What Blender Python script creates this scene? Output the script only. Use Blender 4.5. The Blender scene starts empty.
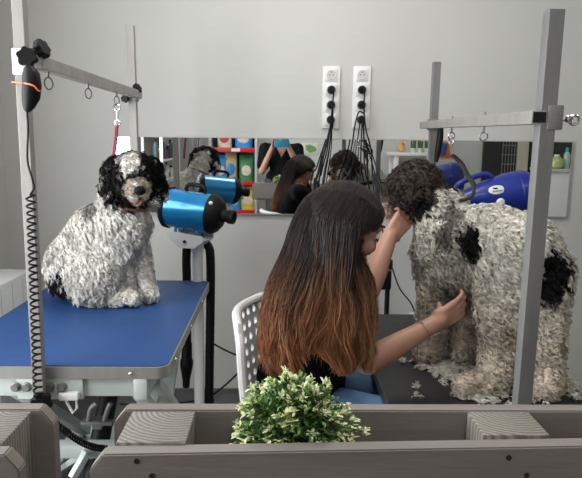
import bpy, bmesh, math, random
import numpy as np
from mathutils import Vector as V, Matrix
random.seed(7); rng = np.random.default_rng(11)
C = bpy.context.scene.collection
PI = math.pi

# ------------------------------------------------------------------ camera
FPX = 606.0
_p, _a, _r = math.radians(9.2), math.radians(1.32), .0125
F_ = V((math.sin(_a)*math.cos(_p), math.cos(_a)*math.cos(_p), -math.sin(_p)))
R0 = V((math.cos(_a), -math.sin(_a), 0)); U0 = R0.cross(F_)
R_ = R0*math.cos(_r) + U0*math.sin(_r); U_ = U0*math.cos(_r) - R0*math.sin(_r)
EYE = V((0, 0, 1.30)); MIR = 2.985
def ray(x, y): return F_*FPX + R_*(x-291) - U_*(y-239)
def P(x, y, d): v = ray(x, y); return EYE + v*(d/v.y)
def PZ(x, y, z): v = ray(x, y); return EYE + v*((z-1.3)/v.z)
def RP(x, y, d): q = P(x, y, 2*MIR-d); return V((q.x, d, q.z))
cam = bpy.data.cameras.new('camera'); co = bpy.data.objects.new('camera', cam); C.objects.link(co)
cam.sensor_width = 36; cam.lens = 36*FPX/582; cam.clip_start = .004; cam.clip_end = 60
m3 = Matrix((R_, U_, -F_)).transposed().to_4x4(); m3.translation = EYE; co.matrix_world = m3
bpy.context.scene.camera = co

# ------------------------------------------------------------------ materials
MATS = {}
def mat(name, col, rough=.6, metal=0., var=0., scale=8., bump=0., bscale=60., spec=.5, coat=0., emit=None, estr=1., trans=None, sss=0., stretch=None):
    if name in MATS: return MATS[name]
    m = bpy.data.materials.new(name); m.use_nodes = True; nt = m.node_tree; N = nt.nodes; L = nt.links
    b = N['Principled BSDF']; b.inputs['Roughness'].default_value = rough; b.inputs['Metallic'].default_value = metal
    b.inputs['Specular IOR Level'].default_value = spec; b.inputs['Coat Weight'].default_value = coat
    b.inputs['Base Color'].default_value = (*col, 1)
    tc = N.new('ShaderNodeTexCoord'); src = tc.outputs['Object']
    if stretch:
        mp = N.new('ShaderNodeMapping'); mp.inputs['Scale'].default_value = stretch; L.new(src, mp.inputs[0]); src = mp.outputs[0]
    if sss:
        b.inputs['Subsurface Weight'].default_value = sss; b.inputs['Subsurface Radius'].default_value = (.01, .004, .002); b.inputs['Subsurface Scale'].default_value = 1
    if var:
        n = N.new('ShaderNodeTexNoise'); n.inputs['Scale'].default_value = scale; n.inputs['Detail'].default_value = 6; L.new(src, n.inputs['Vector'])
        cr = N.new('ShaderNodeValToRGB'); cr.color_ramp.elements[0].position = .3; cr.color_ramp.elements[1].position = .7
        cr.color_ramp.elements[0].color = (*[c*(1-var) for c in col], 1); cr.color_ramp.elements[1].color = (*[min(1, c*(1+var)) for c in col], 1)
        L.new(n.outputs['Fac'], cr.inputs[0]); L.new(cr.outputs[0], b.inputs['Base Color'])
    if bump:
        n2 = N.new('ShaderNodeTexNoise'); n2.inputs['Scale'].default_value = bscale; n2.inputs['Detail'].default_value = 4; L.new(src, n2.inputs['Vector'])
        bu = N.new('ShaderNodeBump'); bu.inputs['Strength'].default_value = bump; bu.inputs['Distance'].default_value = .004
        L.new(n2.outputs['Fac'], bu.inputs['Height']); L.new(bu.outputs[0], b.inputs['Normal'])
    if emit:
        b.inputs['Emission Color'].default_value = (*emit, 1); b.inputs['Emission Strength'].default_value = estr
    MATS[name] = m; return m
def vmat(name, rough=.8, spec=.25, sheen=0.):
    m = bpy.data.materials.new(name); m.use_nodes = True; N = m.node_tree.nodes; L = m.node_tree.links
    b = N['Principled BSDF']; b.inputs['Roughness'].default_value = rough; b.inputs['Specular IOR Level'].default_value = spec
    b.inputs['Sheen Weight'].default_value = sheen
    a = N.new('ShaderNodeAttribute'); a.attribute_name = 'Col'; L.new(a.outputs['Color'], b.inputs['Base Color'])
    MATS[name] = m; return m
M_wall = mat('wall_paint', (.56, .56, .54), .75, var=.03, scale=1.5, bump=.08, bscale=180)
M_ceil = mat('ceiling_paint', (.75, .75, .73), .8, var=.02, scale=2)
M_floor = mat('floor_concrete', (.10, .10, .105), .55, var=.2, scale=5, bump=.1)
M_trim = mat('trim_grey', (.13, .13, .13), .5, var=.1)
M_alu = mat('brushed_aluminium', (.31, .30, .28), .5, .4, var=.12, scale=30, bump=.05, bscale=200, stretch=(1, 1, .15))
M_alu2 = mat('dull_aluminium', (.20, .20, .195), .5, .35, var=.15, scale=30, bump=.05, bscale=200, stretch=(1, 1, .15))
M_chrome = mat('chrome', (.75, .75, .75), .2, 1, var=.05)
M_black = mat('black_plastic', (.006, .006, .0065), .5, var=.3, scale=20, spec=.22)
M_rub = mat('black_rubber', (.022, .022, .024), .7, var=.25, scale=25, bump=.2, bscale=250)
M_frame = mat('pale_green_white_enamel', (.50, .56, .53), .4, var=.06, scale=6)
M_steel = mat('dark_steel', (.16, .155, .15), .35, .8, var=.1)
M_white = mat('white_plastic', (.80, .80, .80), .4, var=.02)
M_whitem = mat('white_enamel', (.85, .85, .84), .35, var=.03)
M_cyan = mat('cyan_enamel', (.015, .27, .62), .25, .35, var=.05, scale=4, coat=.4)
M_royal = mat('royal_blue_plastic', (.008, .026, .25), .38, var=.08, scale=5, coat=.15)
M_wood = mat('grey_painted_wood', (.185, .165, .150), .7, var=.22, scale=9, bump=.5, bscale=45, stretch=(.15, 1, 1))
M_skin = mat('skin', (.41, .215, .15), .5, var=.05, scale=12, sss=.15, bump=.03)
M_nose = mat('dog_nose', (.005, .004, .004), .6, spec=.15, var=.2)
M_eye = mat('dog_eye', (.01, .006, .004), .1, coat=1)
M_shirt = mat('black_cotton', (.008, .008, .009), 1.0, var=.3, scale=30, bump=.3, bscale=40, spec=.08)
M_jeans = mat('blue_denim', (.10, .20, .36), .85, var=.25, scale=10, bump=.3, bscale=300)
M_shoe = mat('dark_shoe', (.03, .03, .035), .6, var=.2)
M_red = mat('red_nylon', (.30, .02, .05), .6, var=.15, scale=60)
M_redshelf = mat('red_enamel', (.62, .02, .02), .4, var=.05)
M_orange = mat('orange_band', (.85, .16, .06), .5, var=.05)
M_coat = vmat('dog_coat', .85, .15)
M_hair = vmat('woman_hair', .5, .3)
M_leaf = vmat('leaf_surface', .5, .4)

def mat_wood_end():
    m = bpy.data.materials.new('wood_end_grain'); m.use_nodes = True; N = m.node_tree.nodes; L = m.node_tree.links
    b = N['Principled BSDF']; b.inputs['Roughness'].default_value = .7
    tc = N.new('ShaderNodeTexCoord'); mp = N.new('ShaderNodeMapping'); mp.inputs['Location'].default_value = (-.022, -.05, 0)
    mp.inputs['Scale'].default_value = (1, 1, .02)
    L.new(tc.outputs['Object'], mp.inputs[0])
    w = N.new('ShaderNodeTexWave'); w.wave_type = 'RINGS'; w.rings_direction = 'Z'; w.inputs['Scale'].default_value = 48
    w.inputs['Distortion'].default_value = 1.6; w.inputs['Detail'].default_value = 2; w.inputs['Detail Scale'].default_value = 3
    L.new(mp.outputs[0], w.inputs['Vector'])
    cr = N.new('ShaderNodeValToRGB'); cr.color_ramp.elements[0].color = (.125, .113, .097, 1); cr.color_ramp.elements[1].color = (.235, .216, .19, 1)
    cr.color_ramp.elements[0].position = .15; cr.color_ramp.elements[1].position = .8
    L.new(w.outputs['Fac'], cr.inputs[0]); L.new(cr.outputs[0], b.inputs['Base Color'])
    bu = N.new('ShaderNodeBump'); bu.inputs['Strength'].default_value = .25; bu.inputs['Distance'].default_value = .0015
    L.new(w.outputs['Fac'], bu.inputs['Height']); L.new(bu.outputs[0], b.inputs['Normal'])
    return m
M_end = mat_wood_end()
def mat_mat(name, c0, c1, sc):
    m = bpy.data.materials.new(name); m.use_nodes = True; N = m.node_tree.nodes; L = m.node_tree.links
    b = N['Principled BSDF']; b.inputs['Roughness'].default_value = .55
    tc = N.new('ShaderNodeTexCoord'); v = N.new('ShaderNodeTexVoronoi'); v.inputs['Scale'].default_value = sc; v.inputs['Randomness'].default_value = .15
    L.new(tc.outputs['Object'], v.inputs['Vector'])
    cr = N.new('ShaderNodeValToRGB'); cr.color_ramp.elements[0].color = (*c1, 1); cr.color_ramp.elements[1].color = (*c0, 1); cr.color_ramp.elements[1].position = .5
    L.new(v.outputs['Distance'], cr.inputs[0])
    n = N.new('ShaderNodeTexNoise'); n.inputs['Scale'].default_value = 6; n.inputs['Detail'].default_value = 5; L.new(tc.outputs['Object'], n.inputs['Vector'])
    mx = N.new('ShaderNodeMix'); mx.data_type = 'RGBA'; mx.blend_type = 'MULTIPLY'; mx.inputs[0].default_value = .35
    L.new(cr.outputs[0], mx.inputs[6]); L.new(n.outputs['Fac'], mx.inputs[7]); L.new(mx.outputs[2], b.inputs['Base Color'])
    bu = N.new('ShaderNodeBump'); bu.inputs['Strength'].default_value = .5; bu.inputs['Distance'].default_value = .002
    L.new(v.outputs['Distance'], bu.inputs['Height']); L.new(bu.outputs[0], b.inputs['Normal']); return m
M_bluemat = mat_mat('blue_rubber_mat', (.012, .060, .21), (.018, .085, .28), 130)
M_blackmat = mat_mat('black_rubber_mat', (.014, .014, .016), (.022, .022, .024), 130)

# ------------------------------------------------------------------ object helpers
ORG = {}
def tag(o, label=None, cat=None, group=None, kind=None):
    if label: o['label'] = label
    if cat: o['category'] = cat
    if group: o['group'] = group
    if kind: o['kind'] = kind
    return o
def thing(name, loc, label, cat, group=None):
    o = bpy.data.objects.new(name, None); C.objects.link(o); o.location = loc; o.empty_display_size = .05
    ORG[o] = V(loc); return tag(o, label, cat, group)
def link(me, name, m, parent=None, origin=None):
    o = bpy.data.objects.new(name, me); C.objects.link(o)
    if m:
        for mm in (m if isinstance(m, (list, tuple)) else [m]): me.materials.append(mm)
    org = ORG[parent] if parent else (V(origin) if origin is not None else V((0, 0, 0)))
    me.transform(Matrix.Translation(-org))
    if parent: o.parent = parent
    else: o.location = org
    ORG[o] = org; return o
def spline(pts, n=8):
    pts = [V(p) for p in pts]; out = []
    q = [pts[0]*2-pts[1]] + pts + [pts[-1]*2-pts[-2]]
    for i in range(1, len(q)-2):
        a, b, c, d = q[i-1], q[i], q[i+1], q[i+2]
        for k in range(n):
            t = k/n; out.append(.5*((2*b)+(c-a)*t+(2*a-5*b+4*c-d)*t*t+(3*b-a-3*c+d)*t**3))
    out.append(pts[-1]); return out
class MB:
    def __init__(s): s.b = bmesh.new(); s.mi = 0
    def box(s, c, size, rot=None, bev=.0):
        g = bmesh.ops.create_cube(s.b, size=1)['verts']
        T = Matrix.Translation(V(c)) @ (rot.to_4x4() if rot is not None else Matrix()) @ Matrix.Diagonal((*size, 1))
        bmesh.ops.transform(s.b, matrix=T, verts=g)
        fs = list({f for v in g for f in v.link_faces})
        for f in fs: f.material_index = s.mi
        if bev:
            es = list({e for v in g for e in v.link_edges}); r = bmesh.ops.bevel(s.b, geom=es, offset=bev, segments=2, affect='EDGES', profile=.5)
            for f in r['faces']: f.material_index = s.mi
        return s
    def beam(s, p0, p1, w, h, bev=.002, up=(0, 0, 1)):
        p0, p1 = V(p0), V(p1); d = (p1-p0); L = d.length; z = d.normalized(); u = V(up)
        if abs(z.dot(u)) > .98: u = V((0, 1, 0))
        x = u.cross(z).normalized(); y = z.cross(x)
        return s.box((p0+p1)/2, (w, h, L), Matrix((x, y, z)).transposed(), bev)
    def prism(s, poly, z0, z1, ax='z'):
        def mk(p, h): return {'z': V((p[0], p[1], h)), 'y': V((p[0], h, p[1])), 'x': V((h, p[0], p[1]))}[ax]
        a = [s.b.verts.new(mk(p, z0)) for p in poly]; b = [s.b.verts.new(mk(p, z1)) for p in poly]; n = len(poly)
        fs = [s.b.faces.new(a), s.b.faces.new(b[::-1])] + [s.b.faces.new((a[i], b[i], b[(i+1) % n], a[(i+1) % n])) for i in range(n)]
        for f in fs: f.material_index = s.mi
        bmesh.ops.recalc_face_normals(s.b, faces=fs); return s
    def tube(s, pts, r, seg=10, cap=True, sq=None):
        pts = [V(p) for p in pts]; n = len(pts); rs = r if isinstance(r, (list, tuple)) else [r]*n
        t = (pts[1]-pts[0]).normalized(); u = t.orthogonal().normalized(); rings = []
        for i in range(n):
            t2 = (pts[min(i+1, n-1)]-pts[max(i-1, 0)])
            t2 = t2.normalized() if t2.length > 1e-9 else t
            u = (u-t2*u.dot(t2)); u = u.normalized() if u.length > 1e-6 else t2.orthogonal().normalized(); w = t2.cross(u)
            rings.append([s.b.verts.new(pts[i]+(u*math.cos(2*PI*k/seg)+w*math.sin(2*PI*k/seg))*rs[i]) for k in range(seg)]); t = t2
        for i in range(n-1):
            for k in range(seg):
                f = s.b.faces.new((rings[i][k], rings[i][(k+1) % seg], rings[i+1][(k+1) % seg], rings[i+1][k])); f.material_index = s.mi
        if cap:
            for f in (s.b.faces.new(rings[0][::-1]), s.b.faces.new(rings[-1])): f.material_index = s.mi
        return s
    def cyl(s, p0, p1, r0, r1=None, seg=24): return s.tube([p0, p1], [r0, r0 if r1 is None else r1], seg)
    def lathe(s, prof, o, ax, seg=32):   # prof: (distance along axis, radius)
        ax = V(ax).normalized(); o = V(o); return s.tube2([(o+ax*d, max(r, 1e-4)) for d, r in prof], ax, seg)
    def tube2(s, pr, ax, seg):
        u = ax.orthogonal().normalized(); w = ax.cross(u)
        rings = [[s.b.verts.new(p+(u*math.cos(2*PI*k/seg)+w*math.sin(2*PI*k/seg))*r) for k in range(seg)] for p, r in pr]
        for i in range(len(pr)-1):
            for k in range(seg):
                f = s.b.faces.new((rings[i][k], rings[i][(k+1) % seg], rings[i+1][(k+1) % seg], rings[i+1][k])); f.material_index = s.mi
        for f in (s.b.faces.new(rings[0][::-1]), s.b.faces.new(rings[-1])): f.material_index = s.mi
        return s
    def ell(s, c, r, rot=None, sub=3):
        g = bmesh.ops.create_icosphere(s.b, subdivisions=sub, radius=1)['verts']
        r = r if isinstance(r, (tuple, list)) else (r, r, r)
        T = Matrix.Translation(V(c)) @ (rot.to_4x4() if rot is not None else Matrix()) @ Matrix.Diagonal((*r, 1))
        bmesh.ops.transform(s.b, matrix=T, verts=g)
        for f in {f for v in g for f in v.link_faces}: f.material_index = s.mi
        return s
    def cap(s, p0, p1, r0, r1=None, sub=3):
        r1 = r0 if r1 is None else r1; p0, p1 = V(p0), V(p1)
        s.ell(p0, r0, sub=sub); s.ell(p1, r1, sub=sub); s.tube([p0, p1], [r0, r1], 20 if sub > 2 else 12); return s
    def ring(s, c, R, r, ax, n=24, seg=8):
        ax = V(ax).normalized(); u = ax.orthogonal().normalized(); w = ax.cross(u); c = V(c)
        return s.tube([c+(u*math.cos(2*PI*k/n)+w*math.sin(2*PI*k/n))*R for k in range(n+1)], r, seg, False)
    def mesh(s, name, smooth=True):
        me = bpy.data.meshes.new(name); s.b.normal_update(); s.b.to_mesh(me); s.b.free()
        if smooth: me.shade_smooth(); 
        return me
    def build(s, name, m, parent=None, origin=None, smooth=True, ang=35):
        me = s.mesh(name, smooth)
        if smooth:
            try: me.set_sharp_from_angle(angle=math.radians(ang))
            except Exception: pass
        return link(me, name, m, parent, origin)
def rotx(a): return Matrix.Rotation(a, 3, 'X')
def rotz(a): return Matrix.Rotation(a, 3, 'Z')
def eul(x, y, z): return Matrix.Rotation(z, 3, 'Z') @ Matrix.Rotation(y, 3, 'Y') @ Matrix.Rotation(x, 3, 'X')
def struct(name, mb, m): o = mb.build(name, m, smooth=False); o['kind'] = 'structure'; return o
def blob(mb, voxel, smooth=3):
    me = mb.mesh('tmp', False); o = bpy.data.objects.new('tmp', me); C.objects.link(o)
    md = o.modifiers.new('r', 'REMESH'); md.mode = 'VOXEL'; md.voxel_size = voxel; md.use_smooth_shade = True
    s = o.modifiers.new('s', 'SMOOTH'); s.factor = .5; s.iterations = smooth
    dg = bpy.context.evaluated_depsgraph_get(); dg.update(); out = bpy.data.meshes.new_from_object(o.evaluated_get(dg))
    bpy.data.objects.remove(o); bpy.data.meshes.remove(me); out.shade_smooth(); return out
def dup(root, delta, label=None, rot=None):
    r = root.copy(); C.objects.link(r); r.location = root.location + V(delta)
    if label: r['label'] = label
    for ch in list(root.children):
        c = ch.copy(); C.objects.link(c); c.parent = r
        for g in ch.children:
            d = g.copy(); C.objects.link(d); d.parent = c
    return r

# ---- strands: numpy hair mesh
def np_mesh(name, verts, quads, cols):
    me = bpy.data.meshes.new(name); nv, nf = len(verts), len(quads); k = quads.shape[1]
    me.vertices.add(nv); me.vertices.foreach_set('co', verts.astype(np.float32).ravel())
    me.loops.add(nf*k); me.loops.foreach_set('vertex_index', quads.astype(np.int32).ravel())
    me.polygons.add(nf); me.polygons.foreach_set('loop_start', np.arange(0, nf*k, k, dtype=np.int32))
    me.update(calc_edges=True); me.validate()
    a = me.color_attributes.new('Col', 'FLOAT_COLOR', 'POINT')
    a.data.foreach_set('color', np.hstack([cols, np.ones((nv, 1))]).astype(np.float32).ravel())
    me.shade_smooth(); return me
def strand_mesh(name, path, rad, cols, sides=3):
    # path (N,K,3), rad (N,K), cols (N,K,3)
    N, K, _ = path.shape
    t = np.empty_like(path); t[:, 1:-1] = path[:, 2:]-path[:, :-2]; t[:, 0] = path[:, 1]-path[:, 0]; t[:, -1] = path[:, -1]-path[:, -2]
    t /= np.linalg.norm(t, axis=2, keepdims=True)+1e-9
    ref = np.array([.31, .72, .62]); a = np.cross(t, ref); a /= np.linalg.norm(a, axis=2, keepdims=True)+1e-6; b = np.cross(t, a)
    ang = np.arange(sides)*2*PI/sides
    v = path[:, :, None, :]+rad[:, :, None, None]*(np.cos(ang)[None, None, :, None]*a[:, :, None, :]+np.sin(ang)[None, None, :, None]*b[:, :, None, :])
    base = (np.arange(N)*K*sides)[:, None, None]; kk = (np.arange(K-1)*sides)[None, :, None]; s = np.arange(sides)[None, None, :]; s2 = (s+1) % sides
    q = np.stack([base+kk+s, base+kk+s2, base+kk+sides+s2, base+kk+sides+s], axis=-1).reshape(-1, 4)
    c = np.repeat(cols[:, :, None, :], sides, axis=2)
    return np_mesh(name, v.reshape(-1, 3), q, c.reshape(-1, 3))
def sample(me, n):
    me.calc_loop_triangles(); T = len(me.loop_triangles); tri = np.empty(T*3, np.int32); me.loop_triangles.foreach_get('vertices', tri); tri = tri.reshape(-1, 3)
    co = np.empty(len(me.vertices)*3, np.float32); me.vertices.foreach_get('co', co); co = co.reshape(-1, 3).astype(float)
    nr = np.empty(len(me.vertices)*3, np.float32); me.vertices.foreach_get('normal', nr); nr = nr.reshape(-1, 3).astype(float)
    A, B, D = co[tri[:, 0]], co[tri[:, 1]], co[tri[:, 2]]; ar = np.linalg.norm(np.cross(B-A, D-A), axis=1); idx = rng.choice(T, n, p=ar/ar.sum())
    u, v = rng.random(n), rng.random(n); f = u+v > 1; u[f], v[f] = 1-u[f], 1-v[f]; w = 1-u-v
    p = A[idx]*w[:, None]+B[idx]*u[:, None]+D[idx]*v[:, None]
    nn = nr[tri[idx, 0]]*w[:, None]+nr[tri[idx, 1]]*u[:, None]+nr[tri[idx, 2]]*v[:, None]
    return p, nn/(np.linalg.norm(nn, axis=1, keepdims=True)+1e-9)
def nrm(a): return a/(np.linalg.norm(a, axis=-1, keepdims=True)+1e-9)
def fur(me, ncl, per, lenf, colf, combf, spread=.006, amp=.0035, rad=.0011, K=10, lift=.5):
    p, n = sample(me, ncl); L = lenf(p)*rng.uniform(.7, 1.2, ncl); keep = L > .001; p, n, L = p[keep], n[keep], L[keep]; M = len(p)
    comb = combf(p)+rng.normal(0, .35, (M, 3)); comb -= n*np.sum(comb*n, 1, keepdims=True)*.85; comb = nrm(comb)
    s = np.linspace(0, 1, K)[None, :, None]
    a = nrm(np.cross(n, comb)); ph = rng.uniform(0, 6.28, M)[:, None, None]; fr = rng.uniform(1.2, 2.3, M)[:, None, None]
    d = s*lift*n[:, None, :]*np.exp(-1.0*s)+ (s**1.3)*(1-lift*.4)*comb[:, None, :]
    d[:, :, 2] -= (s[:, :, 0]**2)*.22
    path = p[:, None, :]+L[:, None, None]*d
    A = amp*rng.uniform(.6, 1.5, M)[:, None, None]
    path = path+A*np.minimum(1, s*2.5)*(np.sin(6.28*fr*s+ph)*a[:, None, :]+.7*np.cos(6.28*fr*s+ph)*n[:, None, :])
    off = rng.normal(0, spread, (M, per, 3)); off -= n[:, None, :]*np.sum(off*n[:, None, :], -1, keepdims=True)
    full = path[:, None, :, :]+off[:, :, None, :]*(1-.7*s[:, None])
    full = full+rng.normal(0, .0009, full.shape)*s[:, None]*1.5
    full = full.reshape(-1, K, 3); ss = np.linspace(0, 1, K)[None, :]
    r = rad*(1-.75*ss**1.5)*np.ones((len(full), 1))
    c = colf(p, n); c = np.repeat(c*rng.uniform(.62, 1.08, (M, 1)), per, 0)*rng.uniform(.9, 1.08, (M*per, 1)); cols = np.repeat(c[:, None, :], K, 1)
    return strand_mesh('fur', full, r, cols)
def paint(me, colf):
    nv = len(me.vertices); co = np.empty(nv*3, np.float32); me.vertices.foreach_get('co', co); nr = np.empty(nv*3, np.float32); me.vertices.foreach_get('normal', nr)
    c = colf(co.reshape(-1, 3).astype(float), nr.reshape(-1, 3).astype(float))
    a = me.color_attributes.new('Col', 'FLOAT_COLOR', 'POINT'); a.data.foreach_set('color', np.hstack([c, np.ones((nv, 1))]).astype(np.float32).ravel())
def near(p, c, r, soft=.25):
    c = np.array(c); r = np.array(r if hasattr(r, '__len__') else (r, r, r)); q = np.linalg.norm((p-c)/r, axis=1)
    wob = .12*np.sin(p[:, 0]*170+p[:, 2]*90)+.10*np.sin(p[:, 1]*150-p[:, 2]*130+1)
    return np.clip((1+wob-q)/soft, 0, 1)[:, None]

# ================================================================== ROOM
FY = -1.25; RX = 3.7; LX = -1.33; H = 2.75
struct('floor', MB().box(((LX+RX)/2, (3+FY)/2, -.05), (RX-LX+.4, 3-FY+.4, .1)), M_floor)
struct('ceiling', MB().box(((LX+RX)/2, (3+FY)/2, H+.05), (RX-LX+.4, 3-FY+.4, .1)), M_ceil)
struct('wall_back', MB().box(((LX+RX)/2, 3.05, H/2), (RX-LX+.4, .1, H)), M_wall)
struct('wall_right', MB().box((RX+.05, (3+FY)/2, H/2), (.1, 3-FY, H)), M_wall)
struct('wall_front', MB().box(((LX+RX)/2, FY-.05, H/2), (RX-LX+.4, .1, H)), M_wall)
WY0, WY1, WZ0, WZ1 = .15, 1.75, .35, 2.45
mb = MB()
mb.box((LX-.05, (WY1+3)/2, H/2), (.1, 3-WY1, H)); mb.box((LX-.05, (WY0+FY)/2, H/2), (.1, WY0-FY, H))
mb.box((LX-.05, (WY0+WY1)/2, WZ0/2), (.1, WY1-WY0, WZ0)); mb.box((LX-.05, (WY0+WY1)/2, (WZ1+H)/2), (.1, WY1-WY0, H-WZ1))
struct('wall_left', mb, M_wall)
mb = MB()
for y in (WY0+.025, (WY0+WY1)/2, WY1-.025): mb.box((LX-.05, y, (WZ0+WZ1)/2), (.06, .05, WZ1-WZ0), bev=.004)
for z in (WZ0+.025, WZ1-.025): mb.box((LX-.05, (WY0+WY1)/2, z), (.055, WY1-WY0, .05), bev=.004)
struct('window_1', mb, M_whitem)
gm = bpy.data.materials.new('clear_pane'); gm.use_nodes = True; N = gm.node_tree.nodes; N.clear()
o_ = N.new('ShaderNodeOutputMaterial'); mx = N.new('ShaderNodeMixShader'); mx.inputs[0].default_value = .06
t_ = N.new('ShaderNodeBsdfTransparent'); g_ = N.new('ShaderNodeBsdfGlossy'); g_.inputs['Roughness'].default_value = .02
for a, b in ((t_.outputs[0], mx.inputs[1]), (g_.outputs[0], mx.inputs[2]), (mx.outputs[0], o_.inputs[0])): gm.node_tree.links.new(a, b)
w1 = bpy.data.objects['window_1']; ORG[w1] = V((0, 0, 0))
MB().box((LX-.05, (WY0+WY1)/2, (WZ0+WZ1)/2), (.006, WY1-WY0-.06, WZ1-WZ0-.06)).build('pane', gm, w1, smooth=False)
struct('baseboard_back', MB().box(((LX+RX)/2, 2.993, .012), (RX-LX-.03, .012, .024)), M_trim)
# dark doorway with a grille, pale column, dark pane on the front wall (seen in the mirror)
a = RP(483, 150, FY+.03); b = RP(516, 150, FY+.03)
mb = MB(); mb.box(((a.x+b.x)/2, FY+.03, 1.03), (b.x-a.x, .04, 2.06), bev=.004); d1 = struct('door_1', mb, mat('dark_door', (.02, .022, .022), .4, var=.2)); ORG[d1] = V((0, 0, 0))
g = MB()
for k in range(5): g.tube([((a.x+b.x)/2+.03+k*.035, FY+.062, .9), ((a.x+b.x)/2+.03+k*.035, FY+.062, 1.9)], .005, 8)
for k in range(9): g.box(((a.x+b.x)/2+.1, FY+.066, .95+k*.11), (.17, .006, .012))
g.build('door_grille', mat('grille_grey', (.2, .2, .19), .5, var=.1), d1)
a = RP(517, 150, FY+.05); b = RP(527, 150, FY+.05)
struct('trim_1', MB().box(((a.x+b.x)/2, FY+.05, H/2), (b.x-a.x, .1, H-.02), bev=.004), mat('beige_column', (.55, .50, .40), .6, var=.04))
a = RP(528, 150, FY+.03)
struct('door_2', MB().box((a.x+.33, FY+.025, 1.03), (.62, .03, 2.06), bev=.004), mat('dark_shutter', (.035, .04, .036), .5, var=.3, scale=12))

# ================================================================== MIRROR
mm = bpy.data.materials.new('mirror_silver'); mm.use_nodes = True; b_ = mm.node_tree.nodes['Principled BSDF']
b_.inputs['Metallic'].default_value = 1; b_.inputs['Roughness'].default_value = .0; b_.inputs['Base Color'].default_value = (.86, .88, .87, 1)
mt = thing('wall_mirror', (.33, 2.99, .93), 'long frameless mirror strip across the grey back wall', 'mirror')
MX0, MX1, MZ0, MZ1 = -.785, 1.445, .942, 1.309
MB().box(((MX0+MX1)/2, 2.990, (MZ0+MZ1)/2), (MX1-MX0, .010, MZ1-MZ0)).build('mirror_glass', mm, mt, smooth=False)
mb = MB()
for z in (MZ0-.0025, MZ1+.0025): mb.box(((MX0+MX1)/2, 2.991, z), (MX1-MX0+.01, .014, .004))
for x in (MX0-.0025, MX1+.0025): mb.box((x, 2.991, (MZ0+MZ1)/2), (.004, .014, MZ1-MZ0+.01))
mb.build('edge_strip', mat('mirror_edge', (.45, .47, .46), .4, .3, var=.1), mt, smooth=False)

# ================================================================== POWER OUTLETS + PLUGS
def outlets(px, label):
    c = P(px, 97.5, 2.985); t = thing('power_outlet_strip', (c.x, 2.999, c.z), label, 'power outlet', 'four-gang outlet strips on the back wall')
    hgt, w = .294, .085
    MB().box((c.x, 2.993, c.z), (w, .012, hgt), bev=.004).build('cover_frame', M_white, t)
    for k in range(4):
        z = c.z+hgt/2-.0415-k*.0705
        s = MB().box((c.x, 2.985, z), (.056, .008, .056), bev=.003).build('socket_plate', M_white, t)
        mb = MB().ring((c.x, 2.980, z), .0205, .0022, (0, 1, 0), 32); mb.lathe([(0, .020), (.0015, .020)], (c.x, 2.9795, z), (0, 1, 0)); mb.build('socket_cup', mat('socket_grey', (.62, .62, .60), .5, var=.03), s)
        h = MB()
        for dx, dz in ((-.008, 0), (.008, 0), (0, .012)): h.cyl((c.x+dx, 2.9778, z+dz), (c.x+dx, 2.9795, z+dz), .0026, seg=10)
        h.build('socket_hole', M_black, s)
    return c
cL = outlets(331, 'left one of the two white outlet strips above the mirror')
cR = outlets(361.5, 'right one of the two white outlet strips above the mirror')
def plug(c, k, cable, label, r=.0036):
    z = c.z+.147-.0415-k*.0705; t = thing('power_plug', (c.x, 2.975, z), label, 'power plug', 'black plugs in the outlet strips')
    MB().lathe([(0, .0195), (.012, .0195), (.022, .016), (.034, .011), (.038, .006)], (c.x, 2.977, z), (0, -1, 0), 20).build('plug_body', M_black, t)
    pts = [V((c.x, 2.94, z)), V((c.x+.004, 2.922, z-.012)), V((c.x+.006, 2.93, z-.04))] + cable
    MB().tube(spline(pts, 8), r, 8).build('cable', M_black, t)
yc = 2.93
plug(cL, 1, [P(331, 120, 2.925), P(328, 140, 2.91), P(320, 168, 2.88), P(313, 205, 2.82), V((.13, 2.85, .02))], 'black plug in the upper used socket of the left outlet strip')
plug(cL, 2, [P(332, 122, 2.935), P(329, 150, 2.93), P(324, 175, 2.90), P(322, 205, 2.85), V((.20, 2.86, .02))], 'black plug in the middle used socket of the left outlet strip')
plug(cL, 3, [P(330, 128, 2.94), P(325, 150, 2.93), P(319, 180, 2.90), P(318, 205, 2.84), V((.25, 2.86, .02))], 'black plug in the lowest socket of the left outlet strip')
plug(cR, 1, [P(364, 110, 2.93), P(366, 130, 2.925), P(371, 150, 2.92), P(374, 190, 2.90), P(385, 240, 2.88), P(398, 285, 2.85), P(416, 318, 2.80), V((.70, 2.80, .02))], 'black plug in the upper used socket of the right outlet strip')
plug(cR, 2, [P(359, 112, 2.935), P(355, 125, 2.93), P(351, 150, 2.92), P(341, 185, 2.89), P(335, 215, 2.85), V((.28, 2.88, .02))], 'black plug in the middle used socket of the right outlet strip')
plug(cR, 3, [P(363, 125, 2.94), P(364, 140, 2.935), P(365, 170, 2.92), P(373, 205, 2.90), P(378, 260, 2.87), V((.47, 2.88, .02))], 'black plug in the lowest socket of the right outlet strip')
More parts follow.
